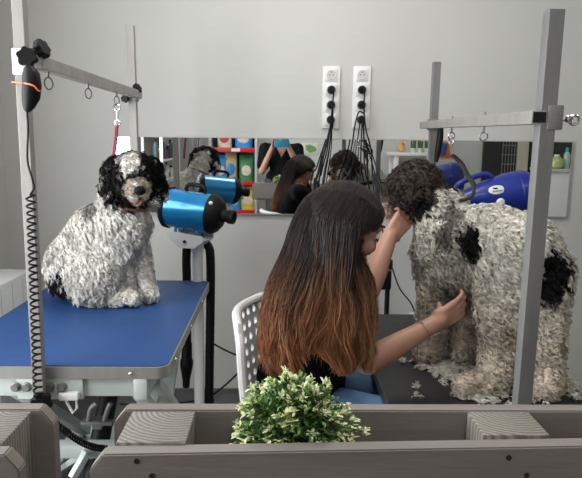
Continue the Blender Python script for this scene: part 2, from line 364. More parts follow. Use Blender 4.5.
# extra cables hanging with them
t = thing('hanging_cable', P(330, 118, 2.95), 'thin black cable bundle fanning down behind the woman', 'cable')
mb = MB()
for x0, x1, x2 in ((331, 327, 318), (332, 331, 326)): mb.tube(spline([P(x0, 121, 2.955), P(x1, 150, 2.94), P(x2, 185, 2.92), P(x2-1, 215, 2.9)], 6), .0026, 8)
mb.build('cable', M_black, t)
t = thing('hanging_cable', P(362, 118, 2.95), 'thin black cable bundle fanning down beside the brown dog head', 'cable')
mb = MB()
for x0, x1, x2 in ((360, 356, 348), (362, 361, 360), (364, 371, 381)): mb.tube(spline([P(x0, 121, 2.955), P(x1, 150, 2.94), P(x2, 185, 2.92), P(x2, 215, 2.9)], 6), .0026, 8)
mb.tube(spline([P(364, 140, 2.95), P(372, 150, 2.94), P(371, 154, 2.935), P(365, 146, 2.945)], 6), .0032, 8)
mb.build('cable', M_black, t)

# ================================================================== LEFT TABLE (blue)
LT = thing('grooming_table', (-.59, 1.96, 0), 'grooming table with blue rubber top and pale metal frame under the sitting dog', 'table')
def rrect(x0, x1, y0, y1, r, n=6):
    o = []
    for cx, cy, a0 in ((x1-r, y1-r, 0), (x0+r, y1-r, 90), (x0+r, y0+r, 180), (x1-r, y0+r, 270)):
        for k in range(n+1): a = math.radians(a0+90*k/n); o.append((cx+r*math.cos(a), cy+r*math.sin(a)))
    return o
MB().prism(rrect(-.897, -.283, 1.500, 2.466, .03), .705, .722).build('table_mat', M_bluemat, LT, ang=60)
mb = MB(); mb.prism(rrect(-.902, -.278, 1.494, 2.472, .034), .688, .719); mb.build('edge_trim', M_alu, LT, ang=30)
for q in ((-.375, 1.4928, .703), (-.277, 1.6, .703), (-.277, 1.9, .703), (-.277, 2.2, .703)): MB().ell(q, .005, sub=2).build('trim_screw', M_chrome, LT)
mb = MB(); mb.box((-.59, 1.53, .660), (.52, .035, .055), bev=.003); mb.box((-.59, 2.43, .660), (.52, .035, .055), bev=.003)
for x in (-.83, -.35): mb.box((x, 1.96, .660), (.035, .94, .055), bev=.003)
mb.build('top_frame', M_frame, LT)
# clamp plate with bolts
cp = MB().box((-.585, 1.5055, .660), (.17, .012, .062), bev=.003).build('clamp_plate', M_frame, LT)
for x in [P(q, 386, 1.5).x for q in (16, 27, 50, 62)]:
    MB().lathe([(0, .013), (.004, .013), (.006, .010), (.012, .009)], (x, 1.4995, .664), (0, -1, 0), 16).build('bolt', M_alu2, cp)
# scissor arms
for x in (-.80, -.38):
    MB().beam((x, 1.62, .14), (x+.0, 2.30, .63), .03, .045, up=(1, 0, 0)).build('scissor_arm', M_frame, LT)
    MB().beam((x+.034, 2.30, .14), (x+.034, 1.62, .63), .03, .045, up=(1, 0, 0)).build('scissor_arm', M_frame, LT)
MB().beam(P(126, 376, 1.60), P(172, 436, 1.60), .034, .03).build('brace', M_frame, LT)
MB().beam(P(158, 372, 1.72), P(147, 430, 1.72), .036, .03).build('brace', M_frame, LT)
a = PZ(-20, 425, .42)
y_ = a.y
MB().box((-.56, 1.66, .405), (.50, .04, .04), bev=.003).build('crossbar', M_frame, LT)
MB().box((-.59, 1.66, .125), (.50, .05, .05), bev=.003).build('crossbar', M_frame, LT)
mb = MB()
for x in (-.83, -.35): mb.box((x, 1.96, .07), (.05, .95, .05), bev=.004)
for y in (1.50, 2.42): mb.box((-.59, y, .07), (.53, .05, .048), bev=.004)
mb.build('base_frame', M_frame, LT)
for x in (-.83, -.35):
    for y in (1.5, 2.42): MB().cyl((x, y, 0), (x, y, .046), .022, .016, 16).build('foot', M_black, LT)
MB().cyl((-.59, 1.72, .12), (-.56, 2.1, .60), .032).build('actuator', M_black, LT)
# small levers and hook
mb = MB()
p = P(97, 412, 1.85); mb.tube(spline([p+V((-.03, 0, -.04)), p+V((-.02, 0, .01)), p+V((0, 0, .03))], 5), .008, 8); mb.tube(spline([p+V((.02, 0, -.04)), p+V((.035, 0, .01)), p+V((.045, 0, .03))], 5), .008, 8)
mb.box(p+V((0, 0, -.035)), (.1, .03, .012), bev=.003)
mb.box((p.x, 1.9, (p.z-.04+.12)/2), (.03, .03, p.z-.04-.12)); mb.box((p.x, 1.9, p.z-.045), (.03, .12, .02))
mb.box((p.x, 1.93, .11), (.02, .5, .02))
mb.build('lever', M_alu2, LT)
mb = MB(); a = P(75, 403, 1.5); mb.tube([P(60, 398, 1.5), P(76, 397, 1.5), P(77, 408, 1.5), P(73, 413, 1.5), P(66, 401, 1.5)], .0035, 8); mb.box(P(70, 395, 1.5), (.05, .03, .02), bev=.003); mb.build('hook', M_whitem, LT)
MB().beam(P(72, 478, 1.58), P(87, 452, 1.62), .02, .02).build('pedal_arm', M_frame, LT)
mb = MB(); mb.beam(P(87, 452, 1.62), PZ(60, 470, .12), .02, .02); mb.build('pedal_link', M_frame, LT)

# ---------------- grooming arm (left)
XL = -.59
LA = thing('overhead_frame', (XL, 1.483, .66), 'aluminium two-post grooming arm over the blue table', 'grooming frame')
def post(x, y, z0, z1, w, t, par, m=M_alu, x1=None):
    return MB().beam((x, y, z0), (x if x1 is None else x1, y, z1), w, w, .0012, up=(0, 1, 0)).build('post', m, par, ang=20)
post(-.604, 1.483, .63, 1.95, .0265, 0, LA, x1=-.600)
post(-.575, 2.487, .66, 1.738, .030, 0, LA, x1=-.582)
MB().box((-.575, 2.478, .69), (.1, .012, .08), bev=.002).build('clamp_plate', M_frame, LA)
MB().beam((-.566, 1.47, 1.474), (-.562, 2.505, 1.474), .030, .030, .0012).build('crossbar', M_alu, LA, ang=20)
MB().box((-.602, 1.483, 1.474), (.034, .036, .060), bev=.003).build('slider', M_whitem, LA)
MB().box((-.578, 2.487, 1.474), (.038, .040, .05), bev=.003).build('slider', M_alu, LA)
def knob(c, ax, r, par, m=M_black, L=.03):
    ax = V(ax).normalized(); u = ax.orthogonal().normalized(); w = ax.cross(u); mb = MB(); c = V(c)
    n = 48; pr = []
    for h, s in ((0, .55), (.004, .95), (.010, 1), (.018, 1), (.022, .9)):
        pr.append([mb.b.verts.new(c+ax*h+(u*math.cos(2*PI*k/n)+w*math.sin(2*PI*k/n))*r*s*(1+.10*math.cos(6*2*PI*k/n))) for k in range(n)])
    for i in range(len(pr)-1):
        for k in range(n): mb.b.faces.new((pr[i][k], pr[i][(k+1) % n], pr[i+1][(k+1) % n], pr[i+1][k]))
    mb.b.faces.new(pr[0][::-1]); mb.b.faces.new(pr[-1]); mb.cyl(c-ax*L, c+ax*.002, .006, seg=12)
    return mb.build('knob', m, par)
knob(P(28, 58, 1.455)+V((0, .004, 0)), (.15, -1, .1), .022, LA, L=.02)
knob(P(36, 53, 1.48)+V((.004, 0, .004)), (1, -.25, .45), .021, LA, L=.028)
knob((-.566, 2.465, 1.49), (1, -.4, .6), .018, LA, L=.02)
knob((-.60, 2.462, 1.455), (-.2, -1, 0), .014, LA, L=.02)
knob(P(42, 401, 1.47), (.3, -1, .1), .026, LA, L=.02)
for y in (1.535, 1.85, 2.17):
    MB().cyl((-.562, y, 1.463), (-.562, y, 1.446), .003, seg=8).build('ring_bolt', M_steel, LA); MB().ring((-.562, y, 1.431), .0145, .0018, (.93, -.36, 0)).build('ring', M_steel, LA)
# red leash loop
c = V((-.562, 2.17, 1.42))
t = thing('leash_loop', c, 'dark red leash hanging on a snap hook from the left bar', 'leash')
mb = MB().ring(c+V((0, 0, -.012)), .011, .003, (0, 1, 0)); mb.cyl(c+V((0, 0, -.022)), c+V((0, 0, -.058)), .004, seg=8); mb.ring(c+V((0, 0, -.066)), .010, .0025, (.3, 1, 0)); mb.build('snap_hook', M_chrome, t)
mb = MB()
q = [c+V((0, 0, -.072)), c+V((-.006, 0, -.13)), c+V((-.016, -.01, -.20)), c+V((-.02, -.03, -.235))]
for i in range(3): mb.beam(q[i], q[i+1], .004, .017, .001, up=(0, 1, 0))
for i in range(3): mb.beam(q[i]+V((-.006, .006, 0)), q[i+1]+V((-.006, .006, 0)), .004, .015, .001, up=(0, 1, 0))
mb.build('strap', M_red, t)
# remote handset with orange band and coiled cord
t = thing('remote_handset', P(29, 110, 1.440), 'black handset strapped to the left post with an orange band', 'remote control')
mb = MB(); hh = [P(29, 68, 1.440), P(31, 74, 1.435), P(32, 85, 1.433), P(31, 97, 1.435), P(28.5, 106, 1.440), P(27, 110, 1.445)]
mb.tube(hh, [.012, .019, .021, .020, .014, .008], 16); mb.build('handset_body', M_black, t)
e0 = P(28, 84, 1.435)
mb = MB(); mb.tube(spline([V((-.620, 1.463, P(17, 82, 1.46).z)), V((-.60, 1.45, P(17, 83, 1.46).z)), P(26, 83.5, 1.411), P(34, 86, 1.405), P(39, 91, 1.425), V((-.56, 1.48, e0.z)), V((-.605, 1.506, e0.z)), V((-.622, 1.49, e0.z)), V((-.620, 1.463, P(17, 82, 1.46).z))], 6), .002, 6)
mb.build('band', M_orange, t)
pts = spline([P(27, 110, 1.445), P(28, 130, 1.445), P(27.5, 160, 1.445), P(32, 178, 1.445), P(34, 188, 1.450), P(30, 195, 1.450)], 8)
a0 = P(30.5, 195, 1.452); a1 = P(38, 400, 1.445); nt_ = 30
for k in range(nt_*12+1):
    s = k/(nt_*12); ang = 2*PI*nt_*s; rr = .0095
    pts.append(a0.lerp(a1, s)+V((math.cos(ang)*rr, math.sin(ang)*rr, 0)))
pts.append(a1+V((.01, 0, -.03)))
b0 = P(58, 425, 1.55); b1 = P(108, 449, 1.62)
pts += spline([a1+V((.01, 0, -.03)), P(48, 418, 1.50), b0], 6)
for k in range(22*12+1):
    s = k/(22*12); ang = 2*PI*22*s; base = b0.lerp(b1, s)+V((0, 0, -.018*math.sin(PI*s))); pts.append(base+V((0, math.cos(ang), math.sin(ang)))*.0085)
pts += spline([b1, PZ(120, 455, .3)+V((0, .1, 0)), V((-.50, 1.86, .2))], 6)
MB().tube(pts, .0026, 6).build('coiled_cord', M_black, t)

# ================================================================== RIGHT TABLE (black)
RT = thing('grooming_table', (.578, 1.76, 0), 'grooming table with black rubber top under the standing dog', 'table')
MB().prism(rrect(.300, .860, 1.205, 2.330, .03), .604, .622).build('table_mat', M_blackmat, RT, ang=60)
MB().prism(rrect(.296, .864, 1.200, 2.335, .034), .588, .619).build('edge_trim', mat('dark_edge', (.06, .06, .062), .45, .3, var=.1), RT, ang=30)
mb = MB(); 
for y in (1.26, 2.27): mb.box((.58, y, .565), (.46, .035, .045), bev=.003)
for x in (.365, .795): mb.box((x, 1.765, .565), (.035, 1.0, .045), bev=.003)
mb.build('top_frame', M_frame, RT)
for x in (.40, .76):
    MB().beam((x, 1.4, .12), (x, 2.15, .545), .03, .045, up=(1, 0, 0)).build('scissor_arm', M_frame, RT)
    MB().beam((x+.034, 2.15, .12), (x+.034, 1.4, .545), .03, .045, up=(1, 0, 0)).build('scissor_arm', M_frame, RT)
mb = MB()
for x in (.365, .795): mb.box((x, 1.765, .07), (.05, 1.0, .05), bev=.004)
for y in (1.3, 2.23): mb.box((.58, y, .07), (.40, .05, .048), bev=.004)
mb.build('base_frame', M_frame, RT)
for x in (.365, .795):
    for y in (1.3, 2.23): MB().cyl((x, y, 0), (x, y, .046), .022, .016, 16).build('foot', M_black, RT)
RA = thing('overhead_frame', (.52, 1.18, .6), 'grey square-tube grooming arm over the black table', 'grooming frame')
post(.511, 1.181, .56, 1.548, .030, 0, RA, M_alu2, x1=.516)
post(.592, 2.352, .58, 1.600, .028, 0, RA, M_alu2, x1=.596)
MB().box((.52, 1.198, .59), (.12, .01, .06), bev=.002).build('clamp_plate', M_frame, RA)
MB().box((.592, 2.342, .595), (.12, .01, .06), bev=.002).build('clamp_plate', M_frame, RA)
x0 = P(533, 118, 1.18); x1 = P(428, 125, 2.38)
mb = MB().beam(V((.497, 1.165, 1.350)), V((.567, 2.395, 1.366)), .030, .026, .0015); mb.build('crossbar', M_alu, RA, ang=20)
MB().beam(V((.4968, 1.1638, 1.350)), V((.4969, 1.1655, 1.350)), .024, .020, .0).build('bar_opening', M_black, RA)
MB().box((.5275, 1.181, 1.350), (.030, .036, .046), bev=.002).build('slider', M_alu2, RA)
MB().box((.593, 2.352, 1.368), (.036, .036, .042), bev=.002).build('slider', M_alu2, RA)
mb = MB(); mb.cyl((.538, 1.181, 1.348), (.560, 1.175, 1.348), .005, seg=10); mb.ell((.558, 1.174, 1.348), .0085, sub=2); mb.ring((.565, 1.168, 1.346), .009, .003, (0, 1, .3)); mb.build('knob', M_chrome, RA)
def bar_pt(y): s = (y-1.165)/1.23; return V((.497+.07*s, y, 1.350+.016*s-.014))
for y in (1.54, 1.90):
    b = bar_pt(y); MB().cyl(b+V((0, 0, .036)), b-V((0, 0, .014)), .0035, seg=8).build('ring_bolt', M_chrome, RA); MB().ring(b-V((0, 0, .024)), .010, .0020, (0, 1, .2)).build('ring', M_chrome, RA)
b = bar_pt(1.90)+V((0, 0, -.032))
t = thing('leash_loop', b, 'black leash on a snap hook from the right bar to the dog neck', 'leash')
mb = MB().ring(b-V((0, 0, .008)), .010, .003, (1, .6, 0)); mb.cyl(b-V((0, 0, .018)), b-V((-.003, 0, .05)), .0045, seg=8); mb.build('snap_hook', M_chrome, t)
mb = MB(); q = spline([b-V((-.004, 0, .05)), P(460, 163, 1.90), P(466, 174, 1.88), P(472, 183, 1.86), P(474, 191, 1.85), P(469, 198, 1.84), P(458, 201, 1.83), P(447, 203, 1.84)], 6)
mb.tube(q, .0055, 8); mb.tube([V(x)+V((.009, .004, -.003)) for x in q[:20]], .005, 8); mb.build('strap', mat('dark_olive_strap', (.03, .03, .022), .7, var=.2), t)
# second handset hanging at the rear right post
t = thing('remote_handset', P(437, 160, 2.33), 'slim black handset hung on the rear post of the black table', 'remote control')
MB().tube([P(441, 126, 2.322), P(440, 138, 2.325), P(438, 152, 2.325), P(436, 162, 2.33)], [.010, .013, .012, .007], 12).build('handset_body', M_black, t)

# ================================================================== FENCE (pallets)
def pallet(x0, x1, label, notch, skew=0):
    t = thing('wooden_pallet', ((x0+x1)/2, .72, 0), label, 'pallet', 'grey painted pallets set on edge as a fence')
    ch = .020
    def board(y0, y1, z0, z1, chl, chr_, sk=0):
        mb = MB(); poly = [(x0, z0), (x1, z0)]
        poly += [(x1, z1-ch), (x1-ch*.8, z1)] if chr_ else [(x1, z1)]
        poly += [(x0+ch*.8, z1), (x0, z1-ch)] if chl else [(x0, z1)]
        mb.prism(poly, y0, y1, 'y'); es = [e for e in mb.b.edges]; bmesh.ops.bevel(mb.b, geom=es, offset=.0018, segments=2, affect='EDGES')
        for v in mb.b.verts: v.co.y += sk*(v.co.x-x0)
        return mb.build('board', M_wood, t)
    for z1 in (.936, .56, .18): board(.661, .6835, z1-.145, z1, True, True, skew)
    for z1 in (.941, .66, .40, .18): board(.770, .792, z1-.130, z1, True, True)
    for k, bx in enumerate(notch):
        for z1 in (.940, .56, .18):
            yf = (.6836 if k == 0 else .703 if k == 1 else .722) if skew else .6836
            cc = V((bx, (yf+.7699)/2, z1-.0725+.0005*k)); o = MB().box(cc, (.085, .7699-yf, .145), bev=.003).build('block', M_end, t)
            lc = cc-ORG[t]; o.data.transform(Matrix.Translation(-lc)); o.location = lc
    return t
pallet(-.218, .80, 'grey wooden pallet fence holding the green plant', (-.150, .302, .75), .036)
pallet(-1.31, -.299, 'grey wooden pallet at bottom left before the blue table', (-.368, -.80, -1.25))
for (x, y) in ((137, 461), (152, 476), (509, 458), (527, 476)):
    p = P(x, y, .6605+(.018 if x > 400 else .003)); MB().lathe([(0, .004), (.0012, .0036)], (p.x, .6615+.036*(p.x+.218), p.z), (0, -1, 0), 10).build('nail_head', mat('nail', (.03, .028, .027), .5, .3, var=.2), bpy.data.objects['wooden_pallet'])

# ================================================================== PLANT
def plant():
    base = V((.024, .732, .920)); t = thing('potted_plant', base-V((0, 0, .13)), 'bushy green plant with pale cream leaf tips set in the pallet fence', 'plant')
    MB().lathe([(0, .030), (.10, .036), (.105, .038), (.11, .036), (.112, .028)], base-V((0, 0, .13)), (0, 0, 1), 24).build('pot', mat('dark_pot', (.05, .045, .04), .6, var=.2), t)
    pv, pq, pc = [], [], []; pv2, pq2, pc2 = [], [], []; st = MB()
    r = random.Random(5)
    def leaf(p, d, up, L, w, col, tgt):
        vs, qs, cs = tgt; d = d.normalized(); p = V((p.x, max(p.y, .690), max(p.z, .895))) if p.z < .95 else p; s = d.cross(up); s = s.normalized() if s.length > .01 else d.orthogonal().normalized(); n = s.cross(d); i = len(vs)
        pts = [p, p+d*L*.3+s*w*.42+n*L*.08, p+d*L*.68+s*w*.38+n*L*.05, p+d*L-n*L*.08, p+d*L*.68-s*w*.38+n*L*.05, p+d*L*.3-s*w*.42+n*L*.08, p+d*L*.5-n*L*.02]
        vs += [tuple(x) for x in pts]; cs += [col]*7
        for a, b in ((0, 1), (1, 2), (2, 3), (3, 4), (4, 5), (5, 0)): qs.append((i+6, i+a, i+b))
    for k in range(210):
        th = r.uniform(0, 2*PI); ph = math.acos(r.uniform(-.12, 1)); dirv = V((math.sin(ph)*math.cos(th), math.sin(ph)*math.sin(th)*.62, math.cos(ph)*1.0))
        edge = r.uniform(.75, 1.08); tip = base+V((dirv.x*.074, dirv.y*.055, dirv.z*.081+.002))*edge
        if abs(dirv.x) > .8 and r.random() < .4: tip += V((math.copysign(.010, dirv.x), 0, -.004))
        mid = base.lerp(tip, .5)+V((0, 0, .01)); path = spline([base+V((dirv.x*.02, dirv.y*.015, -.03)), mid, tip], 4)
        st.tube(path, .0011, 5); pale = r.random() < .62
        for j in range(26):
            u = r.uniform(.35, 1); p = base.lerp(tip, u)+V((0, 0, .01*(1-u)))+V((r.gauss(0, .004), r.gauss(0, .004), r.gauss(0, .003)))
            d = (tip-base).normalized()*.5+V((r.gauss(0, .6), r.gauss(0, .6), r.gauss(.25, .5)))
            g = r.uniform(.6, 1.3); col = (.08*g, .20*g, .05*g) if r.random() < .5 else (.20*g, .36*g, .11*g)
            leaf(p, d, V((0, 0, 1)), r.uniform(.006, .010), r.uniform(.0035, .0055), col, (pv, pq, pc))
        if pale:
            for j in range(13):
                d = (tip-base).normalized()*.8+V((r.gauss(0, .6), r.gauss(0, .6), r.gauss(.1, .5))); g = r.uniform(.85, 1.1)
                leaf(tip+V((r.gauss(0, .002), r.gauss(0, .002), r.gauss(0, .002))), d, V((0, 0, 1)), r.uniform(.006, .0105), r.uniform(.004, .006), (.80*g, .85*g, .52*g), (pv2, pq2, pc2))
    st.build('stem', mat('stem_green', (.10, .13, .05), .6, var=.2), t)
    link(np_mesh('foliage', np.array(pv), np.array(pq), np.array(pc)), 'foliage', M_leaf, t)
    link(np_mesh('leaf_tip', np.array(pv2), np.array(pq2), np.array(pc2)), 'pale_leaf_tip', M_leaf, t)
plant()

# ================================================================== CYAN DRYER + STAND + HOSE
DC = P(193, 211, 2.44)
ax = V((.95, -.30, -.10)).normalized()
DT = thing('pet_dryer', DC-V((0, 0, .09)), 'bright blue cylindrical pet dryer with black end caps on the white stand', 'dryer')
MB().lathe([(-.105, .0), (-.105, .074), (-.1, .078), (.082, .078), (.086, .075), (.086, 0)], DC, ax, 48).build('housing', M_cyan, DT)
MB().lathe([(-.128, 0), (-.128, .05), (-.124, .070), (-.112, .084), (-.098, .085), (-.098, .0)], DC, ax, 48).build('rear_cap', M_black, DT)
MB().lathe([(.080, 0), (.080, .081), (.092, .080), (.110, .070), (.125, .052), (.130, .040), (.131, 0)], DC, ax, 48).build('front_cap', M_black, DT)
nz = MB().lathe([(.128, 0), (.128, .026), (.150, .024), (.156, .028), (.178, .028), (.180, .026), (.180, .020), (.160, .018), (.160, .0)], DC, ax, 32).build('nozzle', M_black, DT)
up = V((0, 0, 1)); sd = ax.cross(up).normalized(); upn = sd.cross(ax)
MB().ell(DC+ax*.097+upn*.05-sd*-.055, .009, sub=2).build('switch', M_whitem, DT)
mb = MB(); hp = [DC+ax*s+upn*(.078+h) for s, h in ((-.035, -.004), (-.035, .014), (-.02, .027), (.03, .027), (.045, .014), (.045, -.004))]; mb.tube(spline(hp, 4), .008, 10); mb.build('handle', M_black, DT)
for s in (-.055, .035):
    for q in (-1, 1): MB().beam(DC+ax*s-upn*.070+sd*.03*q, DC+ax*s-upn*.100+sd*.035*q, .012, .012, .002).build('foot', M_cyan, DT)
ST = thing('dryer_stand', V((DC.x, DC.y, 0)), 'white metal pole stand carrying the bright blue dryer', 'stand')
SX = P(197, 260, 2.44).x
DCz = DC.z-.100
mb = MB()
for q in (-1, 1):
    o0 = DC+sd*.05*q-upn*.086
    A = [o0-ax*.085, o0+ax*.075, o0+ax*.075-V((0, 0, .022)), o0+ax*.035-V((0, 0, .055)), o0-ax*.03-V((0, 0, .062)), o0-ax*.085-V((0, 0, .02))]
    va = [mb.b.verts.new(p) for p in A]; vb = [mb.b.verts.new(p+sd*.004*q) for p in A]; n = 6
    fs = [mb.b.faces.new(va), mb.b.faces.new(vb[::-1])]+[mb.b.faces.new((va[i], vb[i], vb[(i+1) % n], va[(i+1) % n])) for i in range(n)]; bmesh.ops.recalc_face_normals(mb.b, faces=fs)
mb.beam(DC-upn*.108-ax*.084, DC-upn*.108+ax*.074, .10, .004, .001, up=upn)
mb.build('cradle', M_whitem, ST)
MB().cyl(DC-upn*.118-ax*.0+sd*.055, DC-upn*.118+sd*.060, .006, seg=12).build('bolt', M_black, ST)
MB().cyl((SX, 2.46, .06), (SX, 2.46, DCz-.03), .0215, seg=24).build('pole', M_whitem, ST)
mb = MB().cyl((SX, 2.46, DCz-.07), (SX, 2.46, DCz-.02), .026, seg=24); mb.build('collar', M_whitem, ST)
for k in range(5):
    an = 2*PI*k/5+.3; e = V((SX+math.cos(an)*.26, 2.46+math.sin(an)*.26, .065))
    l = MB().beam((SX, 2.46, .085), e, .03, .02, .003).build('leg', M_whitem, ST)
    w = MB(); w.cyl(e+V((-.012*math.sin(an), .012*math.cos(an), -.036)), e+V((.012*math.sin(an), -.012*math.cos(an), -.036)), .028, seg=20); w.cyl(e, e-V((0, 0, .03)), .008, seg=8); w.build('caster', M_black, l)
def hose(pts, r, name_label, parent):
    pts = spline(pts, 40); mb = MB(); acc = 0; rs = []
    for i in range(len(pts)):
        acc += (pts[i]-pts[i-1]).length if i else 0; rs.append(r*(1+.03*math.sin(acc*2*PI/.012)))
    return mb.tube(pts, rs, 16).build('hose_tube', M_black, parent)
HT = thing('dryer_hose', P(210, 400, 2.4), 'black air hose draped over the pole of the white dryer stand', 'hose')
yh = 2.40
hose([P(187, 345, 2.52), P(187, 290, 2.52), P(186.5, 256, 2.52), P(189, 244, 2.52), P(199, 240, 2.52), P(208, 246, 2.50), P(210.5, 260, 2.48), P(210.5, 300, 2.48), P(209.5, 370, 2.48), P(209, 404, 2.48)], .0185, '', HT)
MB().lathe([(0, .021), (.07, .023), (.08, .028), (.10, .028), (.17, .016), (.20, .015)], P(187, 343, 2.52), P(186, 392, 2.52)-P(187, 343, 2.52), 20).build('nozzle', M_black, HT)
MB().lathe([(0, .022), (.012, .022), (.016, .019)], P(209, 399, 2.48), (0, 0, -1), 20).build('end_cuff', M_black, HT)
t = thing('floor_cable', PZ(190, 402, .02), 'black cable running from the dryer stand towards the white chair', 'cable')
mb = MB(); mb.tube(spline([P(120, 404, 2.70), P(150, 405, 2.65), P(187, 402, 2.60), P(212, 395, 2.5), P(240, 371, 2.3), P(252, 352, 2.2)], 8), .004, 8)
mb.tube(spline([P(214, 344, 2.46), P(225, 350, 2.45), P(242, 357, 2.42), P(262, 360, 2.3)], 8), .004, 8); mb.build('cable', M_black, t)

# ================================================================== ROYAL BLUE DRYER + stand
BC = P(495, 195, 2.50); bx = V((-.93, -.10, -.13)).normalized()
BT = thing('pet_dryer', BC-V((0, 0, .09)), 'royal blue tapered pet dryer with white oval badge behind the standing dog', 'dryer')
MB().lathe([(-.155, 0), (-.155, .055), (-.150, .072), (-.138, .083), (-.12, .088), (-.085, .088), (-.083, .086), (-.05, .084), (.0, .074), (.06, .062), (.10, .050), (.14, .036), (.16, .0)], BC, bx, 48).build('housing', M_royal, BT)
MB().lathe([(.14, .0), (.14, .03), (.18, .026), (.20, .03), (.23, .03), (.23, 0)], BC, bx, 24).build('nozzle', M_black, BT)
bs = bx.cross(V((0, 0, 1))).normalized(); bu = bs.cross(bx)
if bs.y > 0: bs = -bs
mb = MB(); hp = [BC+bx*s+bu*h for s, h in ((.0, .060), (.02, .084), (.045, .092), (.09, .086), (.145, .070), (.165, .052), (.15, .030))]; mb.tube(spline(hp, 5), .0115, 12); mb.build('handle', M_royal, BT)
# badge
bd = MB(); ctr = BC+bx*(.022)+bs*.066+bu*.030; nb = (bs*1.0+bu*.42).normalized(); bt = (bx-nb*bx.dot(nb)).normalized(); bv = nb.cross(bt)
rt = Matrix((bt, bv, nb)).transposed()
bd.ell(ctr, (.036, .019, .005), rt, 3)
bg = bd.build('badge', M_white, BT)
if bv.z < 0: bv = -bv
lt = MB(); q = ctr+nb*.0042
lt.ell(q+bv*.005+bt*.004, (.010, .004, .002), rt, 2); lt.ell(q+bv*.008+bt*.013, (.004, .003, .002), rt, 2)
for k in range(7): lt.box(q-bv*.006+bt*(.018-k*.006), (.0038, .0045, .002), rt)
lt.build('badge_print', M_black, bg)
MB().lathe([(0, .017), (.008, .017), (.013, .012), (.014, 0)], BC+bx*.012+bs*.066-bu*.022, bs, 24).build('dial', M_white, BT)
BS = thing('dryer_stand', V((BC.x, BC.y+.02, 0)), 'black floor stand carrying the royal blue dryer', 'stand')
MB().cyl((BC.x, BC.y, .07), (BC.x, BC.y, BC.z-.10), .018).build('pole', M_black, BS)
MB().box((BC.x, BC.y, BC.z-.092), (.16, .09, .012), bev=.003).build('cradle', M_black, BS)
for k in range(5):
    an = 2*PI*k/5; e = V((BC.x+math.cos(an)*.2, BC.y+math.sin(an)*.2, .03)); MB().beam((BC.x, BC.y, .08), e, .03, .02, .003).build('leg', M_black, BS)
# black hose clip stand behind the woman
HS = thing('hose_stand', V((P(387, 300, 2.62).x, 2.62, 0)), 'black upright stand with hose clamp behind the woman outstretched arm', 'stand')
hx = P(387, 300, 2.62)
mb = MB(); mb.cyl((hx.x, 2.62, .03), (hx.x, 2.62, P(387, 270, 2.62).z), .011); mb.build('pole', M_black, HS)
top = P(385, 277, 2.62); mb = MB(); mb.box(top, (.052, .045, .11), bev=.008); mb.lathe([(0, .027), (.03, .027), (.035, .022)], top+V((.005, 0, .045)), (0, 0, 1), 20); mb.build('clamp', M_black, HS)
MB().ring(top+V((.0, -.004, .035)), .036, .003, (0, .1, 1), 24).build('ring', M_alu2, HS)
for k in range(3):
    an = 2*PI*k/3+.4; MB().beam((hx.x, 2.62, .14), (hx.x+math.cos(an)*.2, 2.62+math.sin(an)*.2, .01), .018, .012, .002).build('leg', M_black, HS)
t = thing('dryer_hose', P(378, 200, 2.45), 'thick black hose arching beside the dark dog muzzle', 'hose')
hose([P(374, 176, 2.6), P(377, 188, 2.5), P(377, 197, 2.42), P(382, 206, 2.36), P(392, 210, 2.3), P(410, 212, 2.25), P(440, 205, 2.3), BC+bx*.22], .012, '', t)

